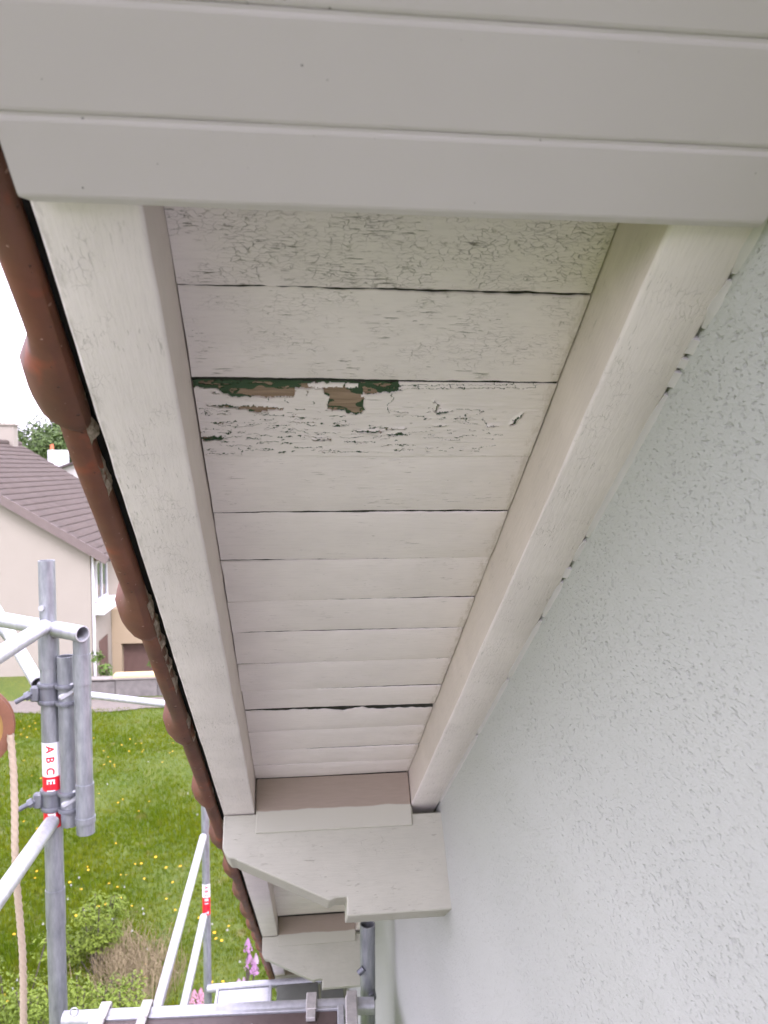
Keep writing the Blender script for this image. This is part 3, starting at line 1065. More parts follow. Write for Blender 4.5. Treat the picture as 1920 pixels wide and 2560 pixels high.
# couplers
def coupler(z):
    def fn(b):
        c = P3(*PXY, z)
        for dz in (-.026, .026):
            lathe(b, [(.0268, -.007), (.0345, -.0065), (.0365, 0), (.0345, .0065), (.0268, .007)], Matrix.Translation(c + Vector((0, 0, dz))), 24)
        lathe(b, [(.0270, -.022), (.0315, -.022), (.0315, .022), (.0270, .022)], Matrix.Translation(c), 24)
        # lobe to the neighbouring leg
        c2 = P3(a1.x, a1.y, z)
        for dz in (-.026, .026):
            lathe(b, [(.0255, -.006), (.0325, -.006), (.0340, 0), (.0325, .006), (.0255, .006)], Matrix.Translation(c2 + Vector((0, 0, dz))), 24)
    o = part('coupler', fn, M['galv_dark'])
    def hinge(b):
        c = P3(PXY[0] - .036, PXY[1] - .012, z)
        box(b, c.x - .016, c.x + .010, c.y - .012, c.y + .012, c.z - .022, c.z + .024, .004)
    part('hinge', hinge, M['galv_dark'], o)
    def bolt(b):
        c = P3(PXY[0] - .046, PXY[1] - .018, z + .004)
        d = Vector((-.86, -.25, -.42)).normalized()
        tube(b, c, c + d * .052, .0075, 12, closed=True)
        tube(b, c + d * .006, c + d * .022, .0135, 6, closed=True)
    part('bolt', bolt, M['galv_dark'], o)
    def flap(b):
        m = Matrix.Translation((PXY[0] + .062, PXY[1] - .038, z + .004)) @ Matrix.Rotation(R(-28), 4, 'Y') @ Matrix.Rotation(R(20), 4, 'Z')
        t = bmesh.new()
        box(t, -.026, .026, -.006, .006, -.009, .009, .004)
        merge(b, t, m)
        m = Matrix.Translation((PXY[0] + .078, PXY[1] - .034, z + .022)) @ Matrix.Rotation(R(60), 4, 'Y')
        t = bmesh.new()
        box(t, -.017, .017, -.007, .007, -.006, .006, .004)
        merge(b, t, m)
    part('latch', flap, M['alu'], o)
for py in (1731, 1996):
    coupler(at(125, py, PY).z)

# sticker wrapped on the standard, lettering turned a quarter
def patch(name, x, y, r, z0, z1, a0, a1, mat, parent):
    n = 16
    v, f = [], []
    for k in range(n + 1):
        a = a0 + (a1 - a0) * k / n
        for z in (z0, z1):
            v.append((x + r * math.cos(a), y + r * math.sin(a), z))
    for k in range(n):
        f.append((2 * k, 2 * k + 2, 2 * k + 3, 2 * k + 1))
    return pd_obj(name, v, f, mat, parent, smooth=True, sharp=80)
def lettering(txt, x, y, r, ztop_, height, ang, mat, parent, pitch):
    """letters stacked down a tube, each turned 90 degrees clockwise, bent round the tube"""
    for k, ch in enumerate(txt):
        if ch == ' ':
            continue
        cu = bpy.data.curves.new('letter', 'FONT')
        cu.body = ch
        cu.size = height * 1.35
        cu.align_x = 'LEFT'
        cu.offset = height * .035
        tmp = bpy.data.objects.new('letter_tmp', cu)
        COL.objects.link(tmp)
        dg = bpy.context.evaluated_depsgraph_get()
        me = bpy.data.meshes.new_from_object(tmp.evaluated_get(dg))
        bpy.data.objects.remove(tmp)
        bm = bmesh.new()
        bm.from_mesh(me)
        bmesh.ops.triangulate(bm, faces=bm.faces[:])
        for _ in range(4):
            lg = [e for e in bm.edges if e.calc_length() > .004]
            if not lg:
                break
            bmesh.ops.subdivide_edges(bm, edges=lg, cuts=1)
            bmesh.ops.triangulate(bm, faces=bm.faces[:])
        for vv in bm.verts:
            lx, ly = vv.co.x, vv.co.y
            # clockwise quarter turn: letter's right points down, letter's top points right
            s_ = ly - height * .48
            a = ang + s_ / r
            vv.co = Vector((x + r * math.cos(a), y + r * math.sin(a), ztop_ - k * pitch - lx))
        bm.to_mesh(me)
        bm.free()
        me.materials.clear()
        new_obj('letter', me, mat, parent)
def sticker(x, y, r, zt, zm, zb, parent, letters=True):
    A0, A1 = R(195), R(345)
    o = patch('sticker', x, y, r + .0005, zm, zt, A0, A1, M['sticker_white'], parent)
    o2 = patch('sticker', x, y, r + .0006, zb, zm, A0, A1, M['sticker_red'], parent)
    o2['label'] = 'red half of the sticker'
    if letters:
        h = .024
        pit = (zt - zm) / 3.15
        lettering('ABC', x, y, r + .0012, zt - pit * .25, h, R(279), M['sticker_red'], parent, pit)
        lettering('EI T', x, y, r + .0013, zm - pit * .18, h, R(279), M['sticker_white'], parent, pit)
zt, zm, zb = at(125, 1851, PY).z, at(125, 1935, PY).z, at(130, 2062, PY).z
sticker(*PXY, .0272, zt, zm, zb, standard)

# standard by the wall
CX, CY = .2178, 2.36
ctop = at(919, 2310, 2.36).z
def std2(b):
    tube(b, P3(CX, CY, 0.0), P3(CX, CY, ctop), .0242, 24)
std_b = part('standard', std2, M['galv'])
part('transom_lug', lambda b: tube(b, P3(CX + .012, CY - .040, DECK - .02), P3(CX + .012, CY - .01, DECK - .02), .012, 10, closed=True), M['galv_dark'])
part('transom_lug', lambda b: tube(b, P3(CX - .03, CY - .02, DECK + .05), P3(CX - .014, CY - .02, DECK + .065), .010, 10, closed=True), M['galv_dark'])

# platform: aluminium frame, plywood deck, straps
pa, pb = at_z(150, 2533, DECK), at_z(935, 2497, DECK)
dv = (pb - pa).normalized()
nv = Vector((-dv.y, dv.x, 0))
pa = pa - nv * .032
fm = Matrix(((dv.x, nv.x, 0, pa.x), (dv.y, nv.y, 0, pa.y), (0, 0, 1, pa.z), (0, 0, 0, 1)))
LEN = (pb - pa).length
platform_parts = []
def fpart(name, fn, mat, parent=scaf, smooth=False):
    bm = bmesh.new()
    fn(bm)
    return bm_obj(name, bm, mat, parent, fm, smooth)
fpart('transom', lambda b: tube(b, P3(.01, .030, -.020), P3(LEN, .030, -.020), .0242, 22), M['alu'], smooth=True)
deck = fpart('deck_panel', lambda b: box(b, .125, LEN - .115, -2.6, -.004, -.022, -.006, .002), M['ply'])
def dframe(b):
    box(b, .115, LEN - .105, -.0035, .012, -.055, .000, .002)
    box(b, .100, .124, -2.6, .006, -.06, .006, .002)
    box(b, LEN - .114, LEN - .095, -2.6, .006, -.06, .006, .002)
fpart('deck_frame', dframe, M['alu'])
for a in (.24, .115, LEN - .21, LEN - .085):
    def hook(b, a=a):
        box(b, a, a + .032, -.014, .060, .006, .012, .002)
        box(b, a, a + .032, .054, .062, -.05, .010, .002)
        box(b, a + .002, a + .030, -.05, -.010, -.004, .009, .002)
    fpart('hook', hook, M['zinc_grey'])
for k in range(16):
    a, y = .2 + random.random() * (LEN - .4), -.03 - random.random() * .5
    fpart('rivet', lambda b: lathe(b, [(.006, -.007), (.0055, -.0045), (.0005, -.0042)], Matrix.Translation((a, y, 0)), 10), M['alu'], deck)
fpart('toe_board', lambda b: box(b, LEN - .090, LEN - .055, -2.6, -.02, -.004, .055, .003), M['zinc_grey'])
fpart('toe_board', lambda b: box(b, -.06, .035, -2.6, -.05, -.004, .004, .003), M['zinc_grey'])
part('spring_clip', lambda b: lathe(b, [(.011, -.0025), (.0135, 0), (.011, .0025), (.009, 0), (.011, -.0025)], Matrix.Translation((pa.x + .055, pa.y - .01, DECK + .03)) @ Matrix.Rotation(R(80), 4, 'X'), 18), M['alu'])

# farther bay: standard, guard rails along the wall, lower platform
FX, FY = -.5650, 4.70
std_c = part('standard', lambda b: tube(b, P3(FX, FY, 0.0), P3(FX, FY, CZ - 1.35), .0242, 22), M['galv'])
r1, r2 = at(508, 2092, 4.66), at(509, 2292, 4.66)
for r_ in (r1, r2):
    part('guard_rail', lambda b: tube(b, r_, P3(r_.x - .02, 2.3, r_.z), .0222, 18), M['alu'])
sticker(FX, FY, .0242, at(515, 2207, FY).z, at(515, 2240, FY).z, at(515, 2284, FY).z, std_c, True)
rl, rr = at(185, 1733, 5.0), at(515, 1772, 4.74)
part('guard_rail', lambda b: tube(b, rl, rr, .0222, 18), M['alu'])
D2 = CZ - 3.20
f1, f2 = at_z(530, 2470, D2), at_z(674, 2464, D2)
yy = (f1.y + f2.y) / 2
part('transom', lambda b: tube(b, P3(FX, yy + .02, D2 - .01), P3(.28, yy + .02, D2 - .01), .0242, 18), M['alu'])
def perf(b):
    n = 1
    x0, x1 = at_z(548, 2470, D2).x, f2.x
    box(b, x0, x1, 2.7, yy - .02, D2 - .05, D2, .004)
    box(b, x0 - .014, x0 - .001, 2.7, yy - .02, D2 - .06, D2 + .012, .002)
    box(b, x1 + .001, x1 + .014, 2.7, yy - .02, D2 - .06, D2 + .012, .002)
plank = part('alu_plank', perf, M['alu'], smooth=False)
x0, x1 = at_z(548, 2470, D2).x, f2.x
for j in range(4):
    for k in range(6):
        xx = x0 + (x1 - x0) * (.28 + .11 * k)
        part('drain_hole', lambda b: lathe(b, [(.0075, .0008), (.006, .0025), (.004, .0026), (.0005, .0004)], Matrix.Translation((xx, yy - .16 - j * .3, D2)), 10), M['galv_dark'], plank)
def gp(b, a, c):
    box(b, a, c, 2.7, yy + .0, D2 - .045, D2 - .004, .004)
part('plank', lambda b: gp(b, x1 + .045, x1 + .30), M['grey_plank'], smooth=False)
part('plank', lambda b: gp(b, x1 + .315, .27), M['grey_plank'], smooth=False)

# ================================================================== ROPE AND PULLEY
def rope_mesh(pts, r, twist=420.0, n=14, step=.006):
    v, f = [], []
    L = 0
    segs = [(Vector(pts[i]), Vector(pts[i + 1])) for i in range(len(pts) - 1)]
    rings = 0
    for a, b in segs:
        m = max(2, int((b - a).length / step))
        for j in range(m):
            p = a.lerp(b, j / m)
            for k in range(n):
                an = 2 * math.pi * k / n
                rr = r * (1 + .13 * math.cos(3 * an - L * twist / 1.6))
                v.append((p.x + rr * math.cos(an), p.y + rr * math.sin(an), p.z))
            rings += 1
            L += step
    for j in range(rings - 1):
        for k in range(n):
            f.append((j * n + k, j * n + (k + 1) % n, (j + 1) * n + (k + 1) % n, (j + 1) * n + k))
    return v, f
ra, rb = at(26, 1835, 2.30), at(62, 2560, 2.30)
rc = rb + (rb - ra).normalized() * .9
rope_pts = [ra.lerp(rb, k / 8) + Vector((.004 * math.sin(k * 1.3), 0, 0)) for k in range(9)] + [rc, Vector((rc.x + .01, rc.y, .02))]
v, f = rope_mesh(rope_pts, .0098)
tag(pd_obj('rope', v, f, M['rope'], smooth=True, sharp=60), 'twisted beige hoisting rope hanging beside the scaffold post', 'rope')
wc = at(-84, 1822, 2.30)
pul = thing('pulley', 'rust brown hoist wheel with yellow centre at the left edge', 'pulley', wc)
mw = Matrix.Translation(wc) @ Matrix.Rotation(R(90), 4, 'X') @ Matrix.Rotation(R(12), 4, 'Y')
bm = bmesh.new()
lathe(bm, [(.098, -.016), (.118, -.019), (.127, -.016), (.127, -.010), (.116, 0), (.127, .010), (.127, .016), (.118, .019), (.098, .016), (.098, -.016)], None, 40)
bm_obj('rim', bm, M['wheel_rim'], pul, mw, True)
bm = bmesh.new()
lathe(bm, [(.0985, -.006), (.030, -.008), (.030, -.022), (.012, -.024), (.012, .024), (.030, .022), (.030, .008), (.0985, .006)], None, 32)
bm_obj('disc', bm, M['wheel_disc'], pul, mw, True)
hb = bmesh.new()
box(hb, -.014, .014, -.13, .165, .028, .034, .002)
box(hb, -.014, .014, -.13, .165, -.034, -.028, .002)
box(hb, -.014, .014, .150, .165, -.028, .028, .002)
tube(hb, P3(0, 0, -.04), P3(0, 0, .04), .009, 12, closed=True)
bm_obj('bracket', hb, M['galv_dark'], pul, mw)
bm = bmesh.new()
lathe(bm, [(.016, -.004), (.020, 0), (.016, .004), (.012, 0), (.016, -.004)], Matrix.Translation((0, .18, 0)), 16)
bm_obj('eye', bm, M['galv_dark'], pul, mw, True)

# ================================================================== HOUSES BEYOND THE LAWN
M['cream_wall'] = flat('cream_render', (.295, .268, .216), .9, 1.5, .05, .1, .01)
M['pale_wall'] = flat('pale_render', (.42, .40, .37), .9, 1.5, .05, .1, .01)
M['tan_wall'] = flat('tan_render', (.36, .285, .18), .9, 1.5, .06, .1, .01)
M['far_tile'] = flat('weathered_concrete_tile', (.074, .056, .043), .85, 2.2, .35, .3, .01)
M['far_tile_dark'] = flat('dark_roof_tile', (.07, .055, .05), .85, 2, .25)
M['fascia'] = flat('dark_fascia', (.14, .11, .095), .7, 4, .2)
M['fascia_wood'] = flat('orange_eave_wood', (.34, .17, .08), .7, 4, .2)
M['white_trim'] = flat('white_trim', (.72, .72, .73), .6, 6, .05)
M['garage_brown'] = flat('brown_garage_door', (.12, .07, .055), .7, 5, .2)
M['orange_pot'] = flat('terracotta_pot', (.55, .14, .06), .7, 5, .1)
s = NT('window_glass')
M['glass'] = s.done((.05, .06, .07), .08, spec=.8)

FH = thing('far_house', 'cream house with weathered brownish tile roof across the lawn', 'house', (-12.9, 32, 0))
xe, xr, y0, y1, ze, zr = -6.9, -12.95, 26.75, 38.0, 4.55, 8.30
bm = bmesh.new()
prism(bm, [(xe, -2.0), (xe, ze), (xr, zr - .12), (2 * xr - xe, ze), (2 * xr - xe, -2.0)], y0, y1)
bm_obj('wall', bm, M['cream_wall'], FH)
sl_ = (zr - ze) / (xe - xr)
ang = math.atan2(zr - ze, xe - xr)
def slope_pt(u, y, n):      # u metres down the right-hand slope from the ridge
    return (xr + u * math.cos(ang) + n * math.sin(ang), y, zr - u * math.sin(ang) + n * math.cos(ang))
Ls = (xe - xr) / math.cos(ang) + .75
bm = bmesh.new()
vs = [slope_pt(u, y, n) for u in (0, Ls) for y in (y0 - .22, y1 + .2) for n in (-.02, .05)]
for q in ((0, 1, 3, 2), (4, 6, 7, 5), (0, 4, 5, 1), (2, 3, 7, 6), (0, 2, 6, 4), (1, 5, 7, 3)):
    try:
        bm.faces.new([bm.verts.new(vs[i]) for i in q])
    except ValueError:
        pass
bmesh.ops.remove_doubles(bm, verts=bm.verts[:], dist=.0005)
vs2 = [(2 * xr - x, y, z) for x, y, z in vs]
for q in ((0, 1, 3, 2), (4, 6, 7, 5), (0, 4, 5, 1), (2, 3, 7, 6), (0, 2, 6, 4), (1, 5, 7, 3)):
    bm.faces.new([bm.verts.new(vs2[i]) for i in q])
froof = bm_obj('roof', bm, M['fascia'], FH)
rowp = .345
nrow = int(Ls / rowp) + 1
for i in range(nrow):
    u0 = i * rowp
    u1 = min(u0 + rowp + .05, Ls + .04)
    ncol = 74
    v, f = [], []
    for k in range(ncol + 1):
        y = y0 - .25 + (y1 - y0 + .5) * k / ncol
        wv = (.035 if k % 2 else .0) + .012 * mnoise.noise((k * 1.3, i * 2.1, 1))
        v += [slope_pt(u0, y, .055 + wv * .4), slope_pt(u1, y, .078 + wv), slope_pt(u1, y, .055)]
    for k in range(ncol):
        a, b = k * 3, k * 3 + 3
        f += [(a, a + 1, b + 1, b), (a + 1, a + 2, b + 2, b + 1)]
    pd_obj('tile_course', v, f, M['far_tile'], froof)
bm = bmesh.new()
tube(bm, P3(xr, y0 - .25, zr + .08), P3(xr, y1 + .25, zr + .08), .13, 14, closed=True)
bm_obj('ridge_tile', bm, M['far_tile'], froof, None, True)
bm = bmesh.new()
vs = [slope_pt(u, y, n) for u in (0, Ls + .02) for y in (y0 - .30, y0 - .255) for n in (-.16, .12)]
for q in ((0, 1, 3, 2), (4, 6, 7, 5), (0, 4, 5, 1), (2, 3, 7, 6), (0, 2, 6, 4), (1, 5, 7, 3)):
    bm.faces.new([bm.verts.new(vs[i]) for i in q])
bm_obj('bargeboard', bm, M['fascia'], froof)
bm = bmesh.new()
prism(bm, [(xe + .003, ze - .10), (xe + .60, ze - .44), (xe + .60, ze - .34), (xe + .003, ze + .02)], y0 - .2, y1)
bm_obj('eave_soffit', bm, M['fascia_wood'], FH)
bm = bmesh.new()
tube(bm, P3(xe + .70, y0 - .25, ze - .38), P3(xe + .70, y1 + .2, ze - .38), .075, 12, closed=True)
bm_obj('gutter', bm, M['far_tile_dark'], FH, None, True)
bm = bmesh.new()
tube(bm, P3(xe + .06, y0 + .10, -1.8), P3(xe + .06, y0 + .10, ze - .2), .045, 12, closed=True)
bm_obj('downpipe', bm, M['white_trim'], FH, None, True)
bm = bmesh.new()
box(bm, -13.35, -12.65, 36.6, 37.2, 7.9, 9.15, .02)
box(bm, -13.42, -12.58, 36.53, 37.27, 9.153, 9.25, .02)
bm_obj('chimney', bm, M['cream_wall'], FH)
# windows in the long side
def side_window(ya, yb, za, zb):
    bm = bmesh.new()
    X = xe + .003
    for b_ in ((ya, yb, za, za + .08), (ya, yb, zb - .08, zb), (ya, ya + .08, za + .08, zb - .08), (yb - .08, yb, za + .08, zb - .08), ((ya + yb) / 2 - .04, (ya + yb) / 2 + .04, za + .08, zb - .08)):
        box(bm, X, X + .07, *b_)
    o = bm_obj('window', bm, M['white_trim'], FH)
    for a, b in ((ya + .08, (ya + yb) / 2 - .04), ((ya + yb) / 2 + .04, yb - .08)):
        bm = bmesh.new()
        box(bm, X, X + .03, a, b, za + .08, zb - .08)
        bm_obj('pane', bm, M['glass'], o)
    return o
side_window(27.30, 28.85, 2.60, 4.02)
w2 = side_window(31.5, 33.0, 2.60, 4.02)
bm = bmesh.new()
box(bm, xe + .003, xe + .34, 27.15, 29.05, 2.16, 2.56, .03)
bm_obj('window_box', bm, M['white_trim'], FH)
bm = bmesh.new()
box(bm, xe + .003, xe + .02, 27.7, 28.9, -1.6, 1.15)
bm_obj('door', bm, M['garage_brown'], FH)
# lower wing with garage
bm = bmesh.new()
box(bm, xe + .004, -1.5, 29.55, 36, .62, 1.95, .01)
box(bm, xe + .004, xe + .35, 29.55, 36, -2.0, .62, .01)
box(bm, -4.4, -1.5, 29.55, 36, -2.0, .62, .01)
bm_obj('wing_wall', bm, M['tan_wall'], FH)
bm = bmesh.new()
box(bm, xe + .35, -4.4, 29.9, 29.98, -2.0, .62)
bm_obj('garage_door', bm, M['garage_brown'], FH)

H2 = thing('far_house', 'distant pale house with dark roof and two white chimneys', 'house', (-13, 56, 0))
def h2():
    bm = bmesh.new()
    prism(bm, [(-18, 0), (-18, 6.2), (-13.2, 8.0), (-8.4, 6.2), (-8.4, 0)], 53, 63)
    bm_obj('wall', bm, M['pale_wall'], H2)
    for sx in (-1, 1):
        bm = bmesh.new()
        t = bmesh.new()
        box(t, 0, 5.5, 52.6, 63.4, 0, .14)
        m = Matrix.Translation((-13.2, 0, 8.02)) @ Matrix.Rotation(math.atan2(1.8, 4.8) * sx, 4, 'Y') @ Matrix.Scale(sx, 4, Vector((1, 0, 0)))
        merge(bm, t, m)
        bm_obj('roof', bm, M['far_tile_dark'], H2)
    for x in (-16.2, -15.55):
        bm = bmesh.new()
        box(bm, x - .30, x + .27, 54, 54.6, 6.4, 8.45, .02)
        o = bm_obj('chimney', bm, M['white_trim'], H2)
        bm = bmesh.new()
        lathe(bm, [(.02, 0), (.13, 0), (.11, .38), (.13, .42), (.02, .42)], Matrix.Translation((x - .1, 54.3, 8.45)), 12)
        if x < -16:
            bm_obj('chimney_pot', bm, M['orange_pot'], o)
        else:
            bm.free()
h2()

# ================================================================== VEGETATION
def leaf_mat(name, a, b, trans=.25):
    s = NT(name)
    n1 = s.noise(s.coords((1, 1, 1)), 2.0, 4, .7)
    n2 = s.noise(s.coords((1, 1, 1)), 23, 2, .6)
    c = s.mix(s.ramp(n1, [(.3, 0), (.7, 1)]), a, b)
    c = s.mix(s.math('MULTIPLY', n2, .5), c, tuple(x * .55 for x in a))
    s.done(c, .55, spec=.25)
    s.b.inputs['Transmission Weight'].default_value = 0
    return s.m
M['leaf_tree'] = leaf_mat('tree_leaves', (.045, .085, .018), (.10, .15, .035))
M['leaf_tree_dark'] = leaf_mat('conifer_leaves', (.018, .035, .018), (.035, .06, .028))
M['leaf_lime'] = leaf_mat('lime_leaves', (.10, .158, .012), (.165, .218, .02))
M['leaf_mid'] = leaf_mat('shrub_leaves', (.07, .13, .02), (.11, .18, .03))
M['bark'] = mat_wood('bark', (.05, .04, .03), (.10, .08, .06), (20, 20, 4))
M['dry_stem'] = flat('dry_stalks', (.20, .16, .085), .9, 9, .35)
M['lilac_pale'] = flat('pale_lilac_petals', (.40, .29, .36), .7, 60, .2)
M['lilac'] = flat('lilac_petals', (.30, .15, .27), .7, 60, .25)
M['lilac_pink'] = flat('pink_lilac_petals', (.40, .20, .26), .7, 60, .25)

def leaf_cloud(rs, blobs, count, size, up_bias=.35):
    """leaf-sized quads spread on and through several uneven lobes"""
    v, f = [], []
    tot = sum(b[3] ** 2 for b in blobs)
    for (cx, cy, cz, r) in blobs:
        n = int(count * r * r / tot)
        for _ in range(n):
            d = Vector((rs.gauss(0, 1), rs.gauss(0, 1), rs.gauss(0, 1))).normalized()
            lump = 1 + .28 * mnoise.noise((d * 2.2 + Vector((cx, cy, cz))))
            rad = r * lump * (rs.random() ** .28)
            c = Vector((cx, cy, cz)) + Vector((d.x * rad, d.y * rad, d.z * rad * .85))
            nrm = (d + Vector((rs.uniform(-1, 1), rs.uniform(-1, 1), rs.uniform(-.4, 1) + up_bias))).normalized()
            a = nrm.orthogonal().normalized()
            a = Matrix.Rotation(rs.random() * 6.283, 3, nrm) @ a
            b = nrm.cross(a)
            s_ = size * rs.uniform(.55, 1.25)
            i = len(v)
            v += [c - a * s_, c - b * s_ * .45 + nrm * s_ * .1, c + a * s_, c + b * s_ * .45 + nrm * s_ * .1]
            f.append((i, i + 1, i + 2, i + 3))
    return v, f

def tree(name, label, x, y, h, r, seed, mat, group=None, count=5200, leaf=.22):
    rs = random.Random(seed)
    t = thing(name, label, 'tree', (x, y, 0), group)
    bm = bmesh.new()
    top = h - r * 1.1
    pts = [(0, 0, 0), (.1, .05, top * .5), (-.05, .1, top)]
    prev = None
    lathe(bm, [(.28, 0), (.22, top * .4), (.16, top), (.08, top + r * .7), (.01, top + r)], Matrix.Translation((x, y, 0)), 10)
    blobs = []
    for k in range(11):
        a = rs.random() * 6.283
        rr = r * rs.uniform(.25, .8)
        zz = top + r * rs.uniform(-.35, .85)
        rb_ = r * rs.uniform(.28, .5)
        blobs.append((x + rr * math.cos(a), y + rr * math.sin(a), zz, rb_))
        tube(bm, P3(x, y, top - r * .2), P3(x + rr * .8 * math.cos(a), y + rr * .8 * math.sin(a), zz), .05, 6, closed=True)
    blobs.append((x, y, top + r * .3, r * .6))
    bm_obj('trunk', bm, M['bark'], t, None, True)
    v, f = leaf_cloud(rs, blobs, count, leaf)
    pd_obj('crown', v, f, mat, t)
tree('broadleaf_tree', 'light green tree rising behind the distant chimneys, nearest the verge tiles', -21.5, 74, 11.2, 3.4, 3, M['leaf_tree'], 'trees behind the houses')
tree('broadleaf_tree', 'rounded green tree between the two distant house roofs', -25.2, 78, 12.0, 4.0, 5, M['leaf_tree'], 'trees behind the houses')
tree('broadleaf_tree', 'green tree half hidden behind the cream chimney', -29.5, 77, 10.6, 3.6, 8, M['leaf_tree'], 'trees behind the houses')
tree('conifer_tree', 'dark tree top peeping over the light green trees', -26.5, 96, 14.6, 5.0, 12, M['leaf_tree_dark'], 'trees behind the houses', 4200, .3)
tree('broadleaf_tree', 'green tree low behind the pale distant house', -17.0, 80, 9.6, 3.3, 21, M['leaf_tree'], 'trees behind the houses')

def shrub(name, label, x, y, z, h, r, seed, mat, count=900, leaf=.05, group=None, cat='shrub'):
    rs = random.Random(seed)
    t = thing(name, label, cat, (x, y, z), group)
    bm = bmesh.new()
    blobs = []
    for k in range(9):
        a, q = rs.random() * 6.283, r * rs.random() ** .6
        hh = h * rs.uniform(.55, 1.0)
        e = P3(x + q * math.cos(a), y + q * math.sin(a), z + hh)
        tube(bm, P3(x + .1 * q * math.cos(a), y + .1 * q * math.sin(a), z), e, .008, 5, closed=True)
        blobs += [(e.x, e.y, e.z - hh * .12, r * .32), (e.x * .6 + x * .4, e.y * .6 + y * .4, z + hh * .55, r * .38)]
    bm_obj('stems', bm, M['bark'], t)
    v, f = leaf_cloud(rs, blobs, count, leaf, .6)
    pd_obj('foliage', v, f, mat, t)
    return t
shrub('bush', 'loose green bush at the corner of the cream house', -6.35, 25.6, -1.4, 2.8, .75, 31, M['leaf_mid'], 1500, .09)
shrub('bush', 'dark bush beside the garage under the verge tiles', -4.3, 27.6, -1.6, 2.4, .7, 32, M['leaf_mid'], 1200, .09)
for k, (px, py, h, r, lab) in enumerate((
        (235, 2330, 1.1, .55, 'lime green leafy shrub right of the scaffold post, farthest of the lime shrubs'),
        (195, 2520, 1.3, .62, 'lime green shrub directly right of the scaffold post above the platform edge'),
        (300, 2560, 1.3, .50, 'lime green shrub beside the dry brown stalks above the platform hook'),
        (20, 2500, 1.3, .70, 'lime green shrub left of the rope in the bottom corner'),
        (100, 2590, 1.2, .55, 'lime green shrub between the rope and the scaffold post'))):
    g = at_z(px, py, 0)
    p_ = at_z(px, py, h * .6)
    shrub('lime_shrub', lab, p_.x, p_.y, 0, h, r, 40 + k, M['leaf_lime'], 3200, .030, 'lime green shrubs below the scaffold')
def dry(label, px, py, h, r, seed, n=260):
    rs = random.Random(seed)
    c = at_z(px, py, h * .4)
    v, f = [], []
    for k in range(n):
        a, q = rs.random() * 6.283, r * rs.random() ** .6
        b = Vector((c.x + q * math.cos(a), c.y + q * math.sin(a), 0))
        lean = Vector((rs.gauss(0, .35), rs.gauss(0, .35), 1)) * h * rs.uniform(.5, 1.1)
        mid = b + lean * .55
        e = b + lean + Vector((rs.gauss(0, .2), rs.gauss(0, .2), -.12)) * h
        wd = Vector((.004, .002, 0))
        i = len(v)
        v += [b - wd, b + wd, mid + wd, mid - wd, e]
        f += [(i, i + 1, i + 2, i + 3), (i + 3, i + 2, i + 4)]
        for q_ in range(3):
            s0 = mid.lerp(e, rs.random())
            d = Vector((rs.gauss(0, 1), rs.gauss(0, 1), rs.random())).normalized() * .12 * h
            i = len(v)
            v += [s0, s0 + d + wd * .6, s0 + d - wd * .6]
            f.append((i, i + 1, i + 2))
    tag(pd_obj('dry_plant', v, f, M['dry_stem']), label, 'dried plant', 'dried brown plants below the scaffold')
dry('large tangle of dry brown stalks right of the lime shrubs', 345, 2420, .62, .60, 61, 420)
dry('smaller tuft of dry brown stalks under the near guard rails', 290, 2370, .55, .4, 62, 160)
dry('dry straw tuft rising just above the platform edge', 330, 2540, .9, .25, 63, 90)

# lilac bush low behind the platform, only its blossoms reach into view
lb = thing('lilac_bush', 'lilac bush with pink and mauve blossoms below the far scaffold rails', 'shrub', (-.75, 8.2, 0))
rs = random.Random(77)
bm = bmesh.new()
fl = [((620, 2361), .050, .13, 'lilac', 8.2), ((624, 2403), .065, .17, 'lilac', 8.2), ((636, 2420), .055, .12, 'lilac', 8.22), ((597, 2458), .05, .10, 'lilac_pale', 8.2), ((610, 2456), .045, .11, 'lilac_pale', 8.25), ((486, 2492), .06, .15, 'lilac_pink', 8.0), ((502, 2488), .055, .16, 'lilac_pink', 8.05), ((495, 2512), .07, .15, 'lilac_pink', 8.0), ((640, 2395), .03, .09, 'lilac_pale', 8.3)]
tips = []
for (px, py), r_, h_, mt, y in fl:
    c = at(px, py, y)
    tips.append(c)
    root = P3(-.75 + rs.uniform(-.15, .15), 8.3, 0)
    tube(bm, root, c - Vector((0, 0, h_ * .5)), .010, 6, closed=True)
    v, f = [], []
    for k in range(150):
        u = rs.random()
        rad = r_ * (1 - u) ** .6 * (.75 + .35 * rs.random())
        a = rs.random() * 6.283
        p = c + Vector((rad * math.cos(a), rad * math.sin(a), (u - .5) * h_))
        d = Vector((math.cos(a), math.sin(a), .5)).normalized()
        s1 = d.orthogonal().normalized() * .011
        s2 = d.cross(s1)
        i = len(v)
        v += [p + s1, p + s2, p - s1, p - s2]
        f.append((i, i + 1, i + 2, i + 3))
    pd_obj('blossom', v, f, M[mt], lb)
bm_obj('stems', bm, M['bark'], lb)
v, f = leaf_cloud(rs, [(-.55, 8.25, 1.05, .42), (-1.05, 8.1, .95, .42), (-.8, 8.35, .8, .5)], 900, .045, .5)
pd_obj('foliage', v, f, M['leaf_mid'], lb)

